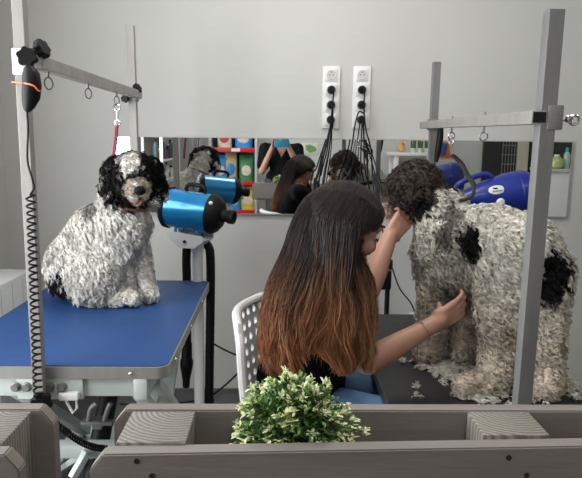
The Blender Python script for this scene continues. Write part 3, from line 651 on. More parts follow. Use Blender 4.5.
# ================================================================== CHAIR
M_chair = mat('chair_plastic', (.60, .60, .59), .45, var=.03)
def chair():
    t = thing('perforated_chair', (0, 0, 0), 'white plastic chair with round holes in its back, beside the woman', 'chair')
    # local: seat faces +x, back at x=-.2, width along y
    def surf(u, v):  # u -1..1 across, v 0..1 up the back
        z = .47+v*.335; w = .215+.012*math.sin(v*PI)-.02*v; y = u*w; x = -.205-.045*v+.07*abs(u)**2.4
        return V((x, y, z))
    mb = MB(); NU, NV = 10, 9; cu, cv = 2/NU, 1/NV; vcache = {}
    def vert(u, v):
        k = (round(u, 5), round(v, 5))
        if k not in vcache: vcache[k] = mb.b.verts.new(surf(*k))
        return vcache[k]
    def quadset(i, j, hole):
        u0, u1, v0, v1 = -1+i*cu, -1+(i+1)*cu, j*cv, (j+1)*cv
        per = [(u0+(u1-u0)*k/4, v0) for k in range(4)]+[(u1, v0+(v1-v0)*k/4) for k in range(4)]+[(u1-(u1-u0)*k/4, v1) for k in range(4)]+[(u0, v1-(v1-v0)*k/4) for k in range(4)]
        cu_, cv_ = (u0+u1)/2, (v0+v1)/2; outer = [vert(*p) for p in per]
        rr = .0118; inner = [mb.b.verts.new(surf(cu_+rr/.215*math.cos(math.radians(225+22.5*k)), cv_+rr/.335*math.sin(math.radians(225+22.5*k)))) for k in range(16)]
        for k in range(16): mb.b.faces.new((outer[k], outer[(k+1) % 16], inner[(k+1) % 16], inner[k]))
        if not hole: mb.b.faces.new(inner)
    for i in range(NU):
        for j in range(NV): quadset(i, j, hole=(j > 0 and 0 < i < NU-1) and not (j == NV-1 and i in (0, NU-1)))
    me = mb.mesh('back'); o = bpy.data.objects.new('t', me); C.objects.link(o); s = o.modifiers.new('s', 'SOLIDIFY'); s.thickness = .009; s.offset = 0
    dg = bpy.context.evaluated_depsgraph_get(); me2 = bpy.data.meshes.new_from_object(o.evaluated_get(dg)); bpy.data.objects.remove(o)
    me2.shade_smooth(); me2.set_sharp_from_angle(angle=math.radians(40)); link(me2, 'backrest', M_chair, t)
    rim = [surf(-1, v) for v in np.linspace(0, .82, 10)]+[surf(-.93, .93), surf(-.8, 1.0)]+[surf(u, 1.015) for u in np.linspace(-.65, .65, 12)]+[surf(.8, 1.0), surf(.93, .93)]+[surf(1, v) for v in np.linspace(.82, 0, 10)]
    mb = MB(); pts = [V(p) for p in rim]
    mb.tube(spline(pts, 2), .0135, 10); mb.build('rim', M_chair, t)
    # side fins down to the seat
    mb = MB()
    for s in (-1, 1): mb.tube(spline([surf(s, 0)+V((0, 0, .02)), V((-.12, s*.21, .455)), V((.05, s*.205, .445)), V((.19, s*.19, .44))], 5), .014, 10)
    mb.build('seat_rail', M_chair, t)
    MB().prism(rrect(-.21, .21, -.205, .205, .05), .432, .450).build('seat', M_chair, t, ang=50)
    for sx in (-1, 1):
        for sy in (-1, 1): MB().tube([(sx*.16, sy*.16, .44), (sx*.20, sy*.20, 0)], [.015, .011], 12).build('leg', M_white, t)
    return t
ch = chair(); ch.rotation_euler = (0, 0, math.radians(-24)); ch.location = (.143, 1.705, 0)

# ================================================================== DOG 1 (sitting)
def ax_rot(d, up=(0, 0, 1)):
    z = V(d).normalized(); x = V(up).cross(z).normalized(); y = z.cross(x); return Matrix((x, y, z)).transposed()
def dog1():
    g = .722
    t = thing('dog', V((-.66, 2.12, g)), 'shaggy white and grey dog with black ears sitting on the blue table', 'dog')
    mb = MB()
    rump = P(82, 262, 2.15); mb.ell(rump, (.115, .12, .115)); mb.cap(rump, P(100, 232, 2.15), .108, .098)
    mb.cap(P(100, 232, 2.15), P(124, 212, 2.10), .098, .072); mb.cap(P(112, 250, 2.13), P(128, 222, 2.08), .085, .075)
    mb.cap(P(124, 212, 2.10), P(132, 186, 2.05), .066, .060)
    lowr = V((rump.x-.008, 2.18, g+.085)); mb.ell(lowr, (.112, .10, .082))
    mb.ell(V((P(92, 275, 2.04).x, 2.075, g+.105)), (.100, .070, .10))          # near thigh
    mb.ell(V((P(98, 275, 2.24).x, 2.24, g+.10)), (.09, .06, .09))
    f0 = PZ(98, 300, g+.035); f1 = PZ(132, 299, g+.03); f0.y = 2.07; mb.cap(f0, f1, .036, .024); mb.ell(f1, (.030, .026, .024))
    for px, py, dx, d in ((147, 288, 4, 2.17), (128, 289, 3, 2.12)):
        foot = PZ(px+dx, py+8, g+.028); el = P(px-12, 240, d-.02)
        mb.cap(el, foot+V((-.015, .015, .045)), .042, .026); mb.cap(foot+V((-.015, .015, .03)), foot, .028, .025)
    mb.cap(P(131, 222, 2.10), P(134, 245, 2.12), .052, .045)
    hc = P(134, 174, 2.01); f = V((.36, -.90, -.24)).normalized(); hr = f.cross(V((0, 0, 1))).normalized(); hu = hr.cross(f)
    mb.ell(hc, (.072, .076, .070)); mb.ell(hc+hu*.018, (.058, .06, .052))
    mz = hc+f*.085-hu*.024; mb.cap(hc+f*.03-hu*.02, mz, .052, .032); mb.ell(mz-hu*.022-f*.01, (.028, .028, .024))
    eL = hc-hr*.075-hu*.02; eR = hc+hr*.070-hu*.015
    for e, s in ((eL, -1), (eR, 1)): mb.cap(hc+hr*s*.058+hu*.03, e+hr*s*.012-hu*.045, .026, .026)
    me = blob(mb, .008, 4)
    W = np.array((.92, .89, .82)); G = np.array((.36, .35, .33)); K = np.array((.012, .011, .011)); T = np.array((.50, .30, .19))
    def colf(p, n):
        c = np.tile(W, (len(p), 1)); nz_ = .5+.5*np.sin(p[:, 0]*47+3*np.sin(p[:, 2]*39)+p[:, 1]*31); c = c*(1-.28*(nz_[:, None]**3))
        def mixc(m, k):
            nonlocal c; c = c*(1-m)+k*m
        mixc(near(p, P(92, 208, 2.08), (.035, .09, .022))*.85, G*.35); mixc(near(p, P(78, 232, 2.1), (.03, .06, .03))*.5, G)
        mixc(near(p, P(61, 283, 2.1), (.070, .2, .066)), K); mixc(near(p, P(45, 285, 2.2), (.03, .1, .05))*.6, G)
        head = near(p, hc, .122, .12); mixc(head, K); mixc(near(p, hc-f*.09-hr*.03-hu*.02, (.065, .07, .075), .3), W*.9)
        mixc(near(p, hc+hu*.056+f*.045+hr*.024, (.044, .07, .046), .35), W*.95)
        mixc(near(p, hc+f*.07-hu*.005, (.035, .03, .026), .4)*.8, G)
        mixc(near(p, mz-f*.01-hu*.004+hr*.0, (.052, .05, .042), .3), np.array((.52, .44, .36))); mixc(near(p, mz-hu*.045, (.038, .045, .030), .4), T)
        mixc(near(p, P(122, 215, 2.06), (.04, .04, .03))*.3, G)
        return c
    paint(me, colf)
    H_ = np.array(hc); MZ = np.array(mz); EYL = [np.array(hc+f*.068+hu*.012+hr*s*.033) for s in (-1, 1)]; NOSE = np.array(mz+f*.034+hu*.004)
    def lenf(p):
        L = np.full(len(p), .047); dh = np.linalg.norm(p-H_, axis=1); L[dh < .13] = .034
        dm = np.linalg.norm(p-MZ, axis=1); L[dm < .055] = .022
        L[np.linalg.norm(p-NOSE, axis=1) < .020] = 0
        for e in EYL: L[np.linalg.norm(p-e, axis=1) < .014] = .004
        L[p[:, 2] < g+.012] = .0; L[(p[:, 2] < g+.06)] *= .7; L[(p[:, 2] < g+.15) & (p[:, 0] > P(108, 270, 2.1).x)] *= .55; L[(p[:, 0] > P(138, 270, 2.1).x)] *= .7
        return L
    def combf(p):
        c = np.zeros_like(p); c[:, 2] = -1; c[:, 0] = -.25
        d = p-H_; dh = np.linalg.norm(d, axis=1); m = dh < .11; c[m] = d[m]/dh[m][:, None]*.5+np.array((0, 0, -.7))
        lo = p[:, 2] < g+.06; c[lo, 2] = -.2; return c
    fm = fur(me, 5200, 8, lenf, colf, combf, spread=.0042, amp=.0055, rad=.0013, lift=.6)
    co_ = np.empty(len(fm.vertices)*3, np.float32); fm.vertices.foreach_get('co', co_); co_ = co_.reshape(-1, 3); co_[:, 2] = np.maximum(co_[:, 2], g+.001); fm.vertices.foreach_set('co', co_.ravel())
    link(me, 'body', M_coat, t); link(fm, 'fur', M_coat, t)
    MB().ell(mz+f*.034+hu*.006, (.018, .015, .014), ax_rot(f)).build('nose', M_nose, t)
    for s in (-1, 1): MB().ell(hc+f*.068+hu*.012+hr*s*.031, .0095, sub=2).build('eye', M_eye, t)
    mb = MB().cap(mz-hu*.030+f*.016-hr*.01, mz-hu*.030+f*.018+hr*.01, .004, .004, 2); mb.build('mouth', mat('dog_lip', (.05, .02, .018), .4, var=.1), t)
    nk = P(129, 200, 2.075)
    MB().ring(nk, .070, .006, (.35, -.3, 1), 40).build('collar', mat('brown_collar', (.20, .09, .05), .6, var=.1), t)
dog1()

# ================================================================== DOG 2 (standing)
def dog2():
    g = .622
    t = thing('dog', V((.62, 1.75, g)), 'large curly cream dog with dark brown head standing on the black table', 'dog')
    mb = MB()
    rump = P(523, 250, 1.64); mid = P(490, 238, 1.73); chest = P(452, 240, 1.86)
    mb.ell(rump, (.090, .10, .100)); mb.cap(rump, mid, .092, .094); mb.cap(mid, chest, .094, .098); mb.cap(P(452, 262, 1.86), P(490, 262, 1.73), .085, .085)
    mb.cap(chest, P(440, 212, 1.90), .095, .080); mb.cap(P(440, 212, 1.90), P(424, 197, 1.93), .076, .068)
    mb.cap(P(440, 250, 1.88), P(436, 280, 1.87), .080, .055)
    for a in ((P(437, 275, 1.86), PZ(428, 350, g+.045), PZ(424, 353, g+.022)), (P(470, 280, 1.90), PZ(463, 350, g+.045), PZ(460, 353, g+.022))):
        mb.cap(a[0], a[1], .050, .032); mb.cap(a[1], a[2], .036, .028)
    kn = P(500, 312, 1.61); hk = P(498, 345, 1.625); pw0 = PZ(494, 380, g+.035); pw = PZ(464, 387, g+.024)
    mb.cap(P(510, 262, 1.65), kn, .085, .062); mb.cap(kn, hk, .060, .040); mb.cap(hk, pw0, .045, .034); mb.cap(pw0, pw, .034, .026)
    kn = P(549, 315, 1.60); pw0 = PZ(549, 380, g+.04); pw = PZ(545, 389, g+.026)
    mb.cap(P(541, 268, 1.62), kn, .074, .044); mb.cap(kn, pw0, .040, .030); mb.cap(pw0, pw, .035, .028)
    hc = P(415, 186, 1.94); f = V((-.80, .40, -.38)).normalized(); hr = f.cross(V((0, 0, 1))).normalized(); hu = hr.cross(f)
    mb.ell(hc, (.080, .080, .072)); mb.ell(hc+hu*.012-f*.01, (.066, .066, .058))
    mz = P(391, 204, 1.95); mb.cap(hc+f*.03-hu*.015, mz, .050, .032)
    mb.cap(hc+hr*-.05+hu*.01, P(424, 202, 1.885), .032, .034); mb.cap(hc+hr*.05+hu*.01, P(402, 200, 2.02), .028, .03)
    me = blob(mb, .008, 4)
    W = np.array((.90, .86, .77)); B = np.array((.82, .70, .56)); G = np.array((.11, .092, .08)); K = np.array((.012, .011, .011)); D = np.array((.080, .062, .053))
    def colf(p, n):
        c = np.tile(W, (len(p), 1)); low = np.clip((.98-p[:, 2])/.22, 0, 1)[:, None]; c = c*(1-low*.8)+B*low*.8
        nz_ = .5+.5*np.sin(p[:, 0]*51+3*np.sin(p[:, 2]*43)+p[:, 1]*33); c = c*(1-.22*(nz_[:, None]**3))
        def mixc(m, k):
            nonlocal c; c = c*(1-m)+k*m
        mixc(near(p, P(455, 210, 1.78), (.040, .09, .07), .4)*.9, G*1.2); mixc(near(p, P(447, 232, 1.76), (.030, .06, .04), .4)*.9, G*1.2)
        mixc(near(p, P(474, 240, 1.64), (.028, .10, .060), .2), K*1.3); mixc(near(p, P(554, 272, 1.54), (.050, .2, .072), .15), K)
        mixc(near(p, P(412, 262, 1.9), (.03, .1, .10), .6)*.5, G*2); mixc(near(p, P(505, 205, 1.7), (.07, .04, .02), .6)*.4, G*2)
        mixc(near(p, P(440, 298, 1.8), (.05, .2, .05), .6)*.5, G*1.5)
        mixc(near(p, hc, (.125, .125, .115), .12), D); mixc(near(p, P(424, 203, 1.87), (.05, .05, .04), .3), K)
        mixc(near(p, mz+f*.015-hu*.012, (.036, .04, .034), .3), np.array((.60, .42, .34)))
        return c
    paint(me, colf)
    H_ = np.array(hc); MZ = np.array(mz); NOSE = np.array(mz+f*.034)
    def lenf(p):
        L = np.full(len(p), .043); dh = np.linalg.norm(p-H_, axis=1); L[dh < .12] = .034
        dm = np.linalg.norm(p-MZ, axis=1); L[dm < .05] = .020; L[np.linalg.norm(p-NOSE, axis=1) < .018] = 0
        L[p[:, 2] < g+.012] = 0; L[p[:, 2] < g+.28] *= .75; L[p[:, 2] < g+.06] *= .8
        return L
    def combf(p):
        c = np.zeros_like(p); c[:, 2] = -1; c[:, 0] = .25; c[:, 1] = -.15
        d = p-H_; dh = np.linalg.norm(d, axis=1); m = dh < .10; c[m] = d[m]/dh[m][:, None]*.8+np.array((0, 0, -.45)); return c
    fm = fur(me, 7400, 8, lenf, colf, combf, spread=.0040, amp=.0055, rad=.0013, lift=.8)
    co_ = np.empty(len(fm.vertices)*3, np.float32); fm.vertices.foreach_get('co', co_); co_ = co_.reshape(-1, 3); co_[:, 2] = np.maximum(co_[:, 2], g+.001); fm.vertices.foreach_set('co', co_.ravel())
    link(me, 'body', M_coat, t); link(fm, 'fur', M_coat, t)
    MB().ell(mz+f*.034+hu*.004, (.017, .015, .014), ax_rot(f)).build('nose', M_nose, t)
    for s in (-1, 1): MB().ell(hc+f*.072+hu*.010+hr*s*.034, .0095, sub=2).build('eye', M_eye, t)
    MB().cap(mz-hu*.022+f*.02, mz-hu*.034+f*.03, .009, .007, 2).build('tongue', mat('dog_tongue', (.55, .16, .15), .4, var=.1), t)
    MB().cap(mz-hu*.024+f*.012, mz-hu*.020+f*.024, .006, .005, 2).build('mouth', mat('dog_lip', (.05, .02, .018), .4, var=.1), t)
dog2()

# hair clippings on black table
def clippings():
    g = .6225; spots = [(450, 362, .05, 34), (470, 368, .06, 40), (440, 356, .05, 26), (418, 352, .02, 8), (385, 356, .02, 5), (500, 392, .05, 26), (492, 398, .04, 18), (560, 385, .05, 22), (572, 392, .04, 26), (405, 363, .012, 3), (415, 388, .012, 2), (418, 398, .012, 1), (470, 395, .04, 14), (510, 370, .04, 16), (575, 385, .03, 20), (455, 370, .05, 30), (520, 395, .05, 10), (478, 400, .04, 12), (440, 372, .03, 30), (430, 366, .03, 26), (452, 380, .03, 26), (420, 360, .02, 8), (540, 398, .03, 10)]
    P_, S_ = [], []
    for x, y, s, n in spots:
        c = PZ(x, y, g)
        for k in range(int(n*1.15)):
            P_.append((c.x+rng.normal(0, s*.75), c.y+rng.normal(0, s*.75), g)); S_.append(rng.uniform(.5, 1.1))
    P_ = np.array(P_); M = len(P_); per = 9; K = 7; s = np.linspace(0, 1, K)[None, None, :, None]
    P_[:, 0] = np.clip(P_[:, 0], .32, .84); P_[:, 1] = np.clip(P_[:, 1], 1.23, 2.28)
    th = rng.uniform(0, 6.28, M)[:, None]+rng.normal(0, .5, (M, per)); d = np.stack([np.cos(th), np.sin(th), np.zeros_like(th)], -1)[:, :, None, :]; nrml = np.stack([-np.sin(th), np.cos(th), np.zeros_like(th)], -1)[:, :, None, :]
    L = (rng.uniform(.010, .024, (M, per)))[:, :, None, None]; ph = rng.uniform(0, 6.28, (M, per))[:, :, None, None]
    path = P_[:, None, None, :]+rng.normal(0, .004, (M, per, 1, 3))+d*L*(s-.5)+nrml*.004*np.sin(s*7+ph)
    hgt = np.abs(rng.normal(0, .006, (M, per)))[:, :, None]+.004*np.abs(np.sin(s[..., 0]*5+ph[..., 0])); path[..., 2] = g+.0012+hgt
    path = path.reshape(-1, K, 3); r = np.full(path.shape[:2], .0011)*(1-.5*np.abs(np.linspace(-1, 1, K)))[None]
    c = np.repeat(np.array([(.86, .83, .75)])*rng.uniform(.6, 1.05, (len(path), 1)), K, 0).reshape(len(path), K, 3)
    me = strand_mesh('clippings', path, r, c); o = link(me, 'hair_clippings', M_coat, origin=(.55, 1.6, g)); tag(o, 'loose cream fur clippings scattered on the black table top', 'fur clippings', kind='stuff')
clippings()

# ================================================================== HANDS
def hand(mb, wrist, fdir, pdir, side, curl=.5, s=1.0, spread=.12, thumb=1, ts=.75):
    """wrist point, finger direction, palm normal (facing), side=+1/-1 thumb side"""
    f = V(fdir).normalized(); p = V(pdir); p = (p-f*p.dot(f)).normalized(); u = f.cross(p)*side    # u = towards thumb
    w = V(wrist)
    for k in range(4):
        a = (1.5-k)*.0185*s; b = w+f*.085*s+u*a
        mb.cap(w+f*.012*s+u*a*.6, b, .0135*s, .0115*s, 2)
    mb.ell(w+f*.045*s, (.034*s, .034*s, .015*s), Matrix((f, u, p)).transposed(), 3)
    mb.cap(w+f*.02*s+u*.018*s+p*.006*s, w+f*.045*s+u*.022*s+p*.008*s, .016*s, .014*s, 2)
    for k, (L, r) in enumerate(((.070, .0088), (.078, .0090), (.072, .0086), (.056, .0076))):
        a = (1.5-k); b = w+f*.085*s+u*a*.0185*s; d = (f+u*a*spread).normalized(); ang = 0; q = b
        for j, fr in enumerate((.45, .30, .25)):
            ang += curl*(.55+.35*j)*(.9+.08*k); dd = d*math.cos(ang)+p*math.sin(ang); q2 = q+dd*L*fr*s; mb.cap(q, q2, r*s*(1-.08*j), r*s*(1-.08*(j+1)), 2); q = q2
    b = w+f*.022*s+u*.026*s+p*.004*s; d = (f*.65+u*ts+p*.25*thumb).normalized(); q = b+d*.042*s; mb.cap(b, q, .0125*s, .0105*s, 2)
    d2 = (f*.9+u*.4*ts+p*.35*thumb).normalized(); q2 = q+d2*.030*s; mb.cap(q, q2, .0102*s, .009*s, 2); q3 = q2+(f*.9+u*.05+p*.5*thumb).normalized()*.022*s; mb.cap(q2, q3, .009*s, .0076*s, 2)

# ================================================================== WOMAN
def woman():
    t = thing('person', (.10, 1.72, 0), 'seated person with long brown to copper hair and black t-shirt grooming the dog', 'person')
    hipN, hipF = V((.10, 1.64, .53)), V((.10, 1.82, .53)); pel = V((.07, 1.73, .54))
    knN, knF = V((.44, 1.58, .505)), V((.46, 1.86, .51)); anN, anF = V((.43, 1.56, .10)), V((.47, 1.88, .10))
    shN, shF = V((.135, 1.530, .930)), V((.150, 1.800, .950)); chest = V((.120, 1.66, .86)); neck = V((.150, 1.60, .985))
    elN = P(368, 362, 1.50); wrN = P(434, 324, 1.56); haN = P(458, 306, 1.585)
    elF = P(368, 290, 1.74); wrF = P(389, 238, 1.84); haF = P(404, 219, 1.88)
    tip = P(373, 251, 1.55); f = V((.86, .10, -.50)).normalized(); s_ = f.cross(V((0, 0, 1))).normalized(); u = s_.cross(f)
    Hd = tip-f*.108+u*.030
    mb = MB()
    mb.cap(pel, V((.09, 1.71, .68)), .115, .100); mb.ell(pel+V((0, 0, 0)), (.12, .165, .10)); mb.cap(V((.09, 1.71, .68)), chest, .098, .105); mb.ell(chest, (.095, .135, .12))
    mb.cap(chest+V((0, 0, .06)), shN+V((0, .02, -.005)), .07, .050); mb.cap(chest+V((0, 0, .06)), shF+V((0, -.02, -.005)), .07, .050)
    mb.cap(neck-V((.01, 0, .06)), Hd-u*.03-f*.02, .050, .046)
    for h, k, a in ((hipN, knN, anN), (hipF, knF, anF)):
        mb.cap(h, k, .080, .055); mb.cap(k, a+V((0, 0, .22)), .054, .050); mb.cap(a+V((0, 0, .22)), a, .048, .035); mb.cap(a-V((.03, 0, .05)), a+V((.14, 0, -.065)), .032, .025)
    mb.cap(shN, elN, .044, .033); mb.cap(elN, elN.lerp(wrN, .3), .034, .034); mb.cap(elN.lerp(wrN, .3), wrN, .034, .022)
    mb.cap(shF, elF, .044, .036); mb.cap(elF, elF.lerp(wrF, .3), .036, .036); mb.cap(elF.lerp(wrF, .3), wrF, .036, .0245)
    fd = (haN-wrN).normalized(); mb.cap(wrN, wrN+fd*.02, .0245, .022, 2)
    hand(mb, wrN, fd+V((.25, .10, 0)), V((.15, .85, .25)), 1, .42, .88, .03, thumb=3, ts=-.5)
    fd2 = (haF-wrF).normalized(); mb.cap(wrF, wrF+fd2*.015, .0245, .022, 2)
    hand(mb, wrF, fd2, V((.35, .75, .45)), -1, .62, .92, thumb=2, ts=.15)
    # head and face
    mb.ell(Hd, (.078, .098, .088), Matrix((s_, f, u)).transposed()); mb.ell(Hd+f*.03-u*.045, (.058, .066, .062), Matrix((s_, f, u)).transposed())
    mb.cap(Hd+f*.070-u*.088, Hd+f*.066-u*.080, .026, .03, 2); mb.cap(Hd+f*.088+u*.012, Hd+f*.100-u*.026, .009, .0125, 2)
    for q in (-1, 1):
        mb.ell(Hd+f*.072-u*.028+s_*.034*q, .026, sub=2); mb.ell(Hd+f*.079+u*.030+s_*.024*q, (.024, .012, .012), Matrix((s_, f, u)).transposed(), 2)
        mb.ell(Hd-u*.012+s_*.080*q-f*.005, (.008, .018, .028), Matrix((s_, f, u)).transposed(), 2)
    mb.cap(Hd+f*.090-u*.056-s_*.014, Hd+f*.090-u*.056+s_*.014, .009, .009, 2)
    me = blob(mb, .0042, 2); link(me, 'body', M_skin, t)
    for q in (-1, 1):
        MB().ell(Hd+f*.082+u*.006+s_*.031*q, .0115, sub=2).build('eye', mat('eye_white', (.75, .72, .70), .2), t)
        mb = MB(); mb.tube(spline([Hd+f*.086+u*.034+s_*.012*q, Hd+f*.091+u*.038+s_*.028*q, Hd+f*.078+u*.034+s_*.045*q], 4), .0032, 6); mb.build('eyebrow', mat('brow_brown', (.05, .03, .02), .8, var=.1), t)
        mb = MB(); mb.tube(spline([Hd+f*.090+u*.000+s_*.020*q, Hd+f*.094-u*.001+s_*.031*q, Hd+f*.086+u*.000+s_*.042*q], 4), .0022, 6); mb.build('eyelash', mat('brow_brown', (.05, .03, .02), .8, var=.1), t)
    mb = MB(); mb.ell(Hd+f*.099-u*.058, (.020, .005, .0065), Matrix((s_, f, u)).transposed(), 2); mb.build('lips', mat('lip_rose', (.52, .19, .16), .4, var=.05), t)
    # t-shirt
    mb = MB(); e = .010
    mb.cap(V((.075, 1.725, .60)), V((.09, 1.71, .68)), .125+e, .102+e); mb.ell(V((.075, 1.725, .60)), (.13, .165, .08)); mb.cap(V((.09, 1.71, .68)), chest, .10+e, .107+e); mb.ell(chest, (.095+e, .135+e, .12+e))
    mb.cap(chest+V((0, 0, .06)), shN+V((0, .02, -.005)), .07+e, .050+e); mb.cap(chest+V((0, 0, .06)), shF+V((0, -.02, -.005)), .07+e, .050+e)
    mb.cap(shN, shN.lerp(elN, .55), .048+e, .044+e); mb.cap(shF, shF.lerp(elF, .45), .048+e, .044+e)
    mb.cap(shN+V((.0, .02, -.03)), shN.lerp(elN, .55)+V((-.01, .02, -.04)), .05, .042)
    me = blob(mb, .006, 3); link(me, 't_shirt', M_shirt, t)
    mb = MB(); e = .007; mb.ell(pel, (.12+e, .165+e, .10+e)); mb.cap(pel, pel+V((.01, 0, .06)), .118, .112)
    for h, k, a in ((hipN, knN, anN), (hipF, knF, anF)): mb.cap(h, k, .080+e, .056+e); mb.cap(k, a+V((0, 0, .2)), .055+e, .052+e); mb.cap(a+V((0, 0, .2)), a+V((0, 0, .0)), .052+e, .045+e)
    me = blob(mb, .006, 3); link(me, 'jeans', M_jeans, t)
    for a in (anN, anF):
        mb = MB(); mb.cap(a-V((.03, 0, .055)), a+V((.15, 0, -.068)), .040, .031); me = blob(mb, .006, 3); link(me, 'shoe', M_shoe, t)
    # bracelet
    bp = wrN-(wrN-elN).normalized()*.035; MB().ring(bp, .0285, .0012, wrN-elN, 30, 6).build('bracelet', M_chrome, t)
    # ---- hair
    zs = np.array([1.197, 1.191, 1.182, 1.169, 1.146, 1.115, 1.08, 1.03, .98, .92, .86, .80, .74, .69])
    cx = np.array([.160, .160, .158, .155, .150, .146, .141, .130, .121, .117, .113, .112, .116, .120])
    rx = np.array([.004, .030, .048, .068, .086, .098, .107, .110, .120, .138, .148, .154, .154, .145])
    cy = np.array([1.550, 1.550, 1.550, 1.55, 1.55, 1.552, 1.556, 1.558, 1.560, 1.565, 1.570, 1.570, 1.570, 1.570])
    ry = np.array([.004, .030, .045, .060, .076, .088, .096, .110, .128, .148, .155, .152, .148, .142])
    def env(z, a): return [np.interp(-z, -zs, q) for q in (cx, rx, cy, ry)]
    Nn = 9000; K = 26
    phi = np.radians(rng.uniform(100, 356, Nn)); rho = rng.uniform(.90, 1.0, Nn)
    zend = .735-.03*np.sin(phi*5)+.025*rng.random(Nn)+.03*np.sin(phi*11+1)
    zend = np.where(phi < math.radians(175), zend+.06*(math.radians(175)-phi), zend)
    zend = zend+.075*np.clip((phi-5.15)/.5, 0, 1)
    sfr = np.linspace(0, 1, K)[None, :]; z = 1.196-(1.196-zend[:, None])*(sfr**1.45)
    CX, RX_, CY, RY = env(z, phi)
    ncl = 260; cph = rng.uniform(0, 6.28, ncl); cfr = rng.uniform(12, 24, ncl); cl = (np.clip((phi-math.radians(100))/math.radians(242), 0, .999)*ncl).astype(int)
    drop = np.clip((1.02-z)/.3, 0, 1)
    wav = np.sin(z*cfr[cl][:, None]*2+cph[cl][:, None])*.15*drop+rng.normal(0, .022, (Nn, 1))*drop*2
    cc = np.radians(100)+(cl+.5)/ncl*np.radians(242); ph_ = phi[:, None]*(1-.55*drop)+cc[:, None]*.55*drop+wav*.7
    # face opening: hair near the face is swept back above chin level
    lim = np.radians(342)+np.radians(14)*(z < .96)-np.radians(34)*np.exp(-((z-1.045)/.065)**2); ph_ = np.minimum(ph_, lim+rng.normal(0, .03, (Nn, 1)))
    rr = rho[:, None]+.07*np.sin(z*31+cph[cl][:, None]*3)*drop+rng.normal(0, .012, (Nn, 1))
    rr = rr+ (cph[cl][:, None]/6.28-.5)*.12*drop
    sq = 1-.32*np.clip((1.02-z)/.12, 0, 1); c_, s0 = np.cos(ph_), np.sin(ph_)
    X = CX+RX_*np.sign(c_)*np.abs(c_)**sq*rr; Y = CY+RY*np.sign(s0)*np.abs(s0)**sq*rr
    # tilt of the crown part towards the forehead
    path = np.stack([X, Y, z], -1); path += np.cumsum(rng.normal(0, .0005, path.shape), 1)
    k1 = np.array((.020, .0125, .0105)); k2 = np.array((.29, .118, .052)); k3 = np.array((.44, .25, .125))
    q = np.clip((1.005+rng.normal(0, .035, Nn)[:, None]+.025*np.sin(phi*7)[:, None]-z)/.16, 0, 1)[..., None]
    gold = np.clip((phi-math.radians(285))/.7, 0, 1)[:, None, None]
    col = k1*(1-q)+(k2*(1-gold*.7)+k3*gold*.7)*q; col = col*rng.uniform(.6, 1.25, Nn)[:, None, None]*(.8+.4*rng.random(ncl)[cl][:, None, None])
    r = np.full((Nn, K), .00075); r[:, -3:] *= .6
    hm = strand_mesh('hair', path, r, col); ho = link(hm, 'hair', M_hair, t)
    # under-shell joined with strands so no gaps show
    A = np.radians(np.linspace(98, 338, 60)); Z = np.concatenate([np.linspace(1.193, 1.1, 14), np.linspace(1.09, .78, 24)]); vs, cs, fs = [], [], []
    for zz in Z:
        e = env(zz, 0)
        for a in A:
            a2 = min(a+(math.radians(12) if zz < .96 and a > 5.6 else 0), math.radians(350)-math.radians(34)*math.exp(-((zz-1.05)/.07)**2))
            sq_ = 1-.32*min(1, max(0, (1.02-zz)/.12)); pw_ = lambda v: math.copysign(abs(v)**sq_, v)
            vs.append((e[0]+e[1]*pw_(math.cos(a2))*.9, e[2]+e[3]*pw_(math.sin(a2))*.9, zz)); qq = min(1, max(0, (1.005-zz)/.16)); cs.append(tuple((k1*(1-qq)+k2*qq)*.8))
    for i in range(len(Z)-1):
        for j in range(len(A)-1): fs.append((i*60+j, i*60+j+1, (i+1)*60+j+1, (i+1)*60+j))
    link(np_mesh('hair_underlayer', np.array(vs), np.array(fs), np.array(cs)), 'hair_underlayer', M_hair, t)
    # hair combed from the parting down both sides of the skull
    Hn, fn, sn, un = (np.array(v) for v in (Hd, f, s_, u))
    def skull(fw, th, k=1.0):
        q = np.sqrt(np.maximum(1-(fw/.107)**2, .0)); sn_, cs_ = np.sin(th), np.cos(th)
        rr_ = np.where(cs_ < 0, .112, .099)
        return Hn+fn*np.asarray(fw)[..., None]*k+un*(cs_*q*rr_*k)[..., None]+sn*(sn_*q*.090*k)[..., None]
    def tmax(fw): return np.interp(fw, [-.11, .0, .035, .06, .085, .10], [2.3, 2.2, 1.55, 1.12, .8, .6])
    N2 = 7000; par = rng.uniform(-.104, .078, N2); sd2 = rng.choice([-1., 1.], N2, p=[.45, .55]); K2 = 16; s2 = np.linspace(0, 1, K2)[None, :]
    th = (.045*sd2[:, None]*(1-s2))+s2*(tmax(par)*rng.uniform(.6, 1.06, N2))[:, None]*sd2[:, None]
    fw = par[:, None]-.012*s2*np.abs(s2)+rng.normal(0, .002, (N2, 1))*s2
    pth = skull(fw, th, 1.0)+rng.normal(0, .0012, (N2, 1, 3))
    near_ = sd2 > 0; Lx = np.where(near_ & (par < .025), rng.uniform(.06, .30, N2), rng.uniform(.0, .03, N2)); e1 = np.linspace(0, 1, 11)[None, 1:]
    dl_ = np.stack([-.10-.35*np.maximum(par, 0)/.1*1.0, -.22*np.where(near_, 1, -1.), -np.ones(N2)], -1)
    ext = pth[:, -1:, :]+dl_[:, None, :]*(Lx[:, None]*e1)[..., None]*np.array([1, 1, 1])
    ext[..., 1] = pth[:, -1:, 1]+(dl_[:, 1, None]*Lx[:, None]*np.sin(e1*1.5)*.6)
    ext[..., 0] += .004*np.sin(e1*6+rng.uniform(0, 6, (N2, 1)))
    keepx = Lx > .004; pth = np.concatenate([pth, ext], 1)[keepx]; KK = pth.shape[1]; zz_ = pth[..., 2]; n3 = len(pth)
    q_ = np.clip((1.005+rng.normal(0, .035, n3)[:, None]-zz_)/.16, 0, 1)[..., None]
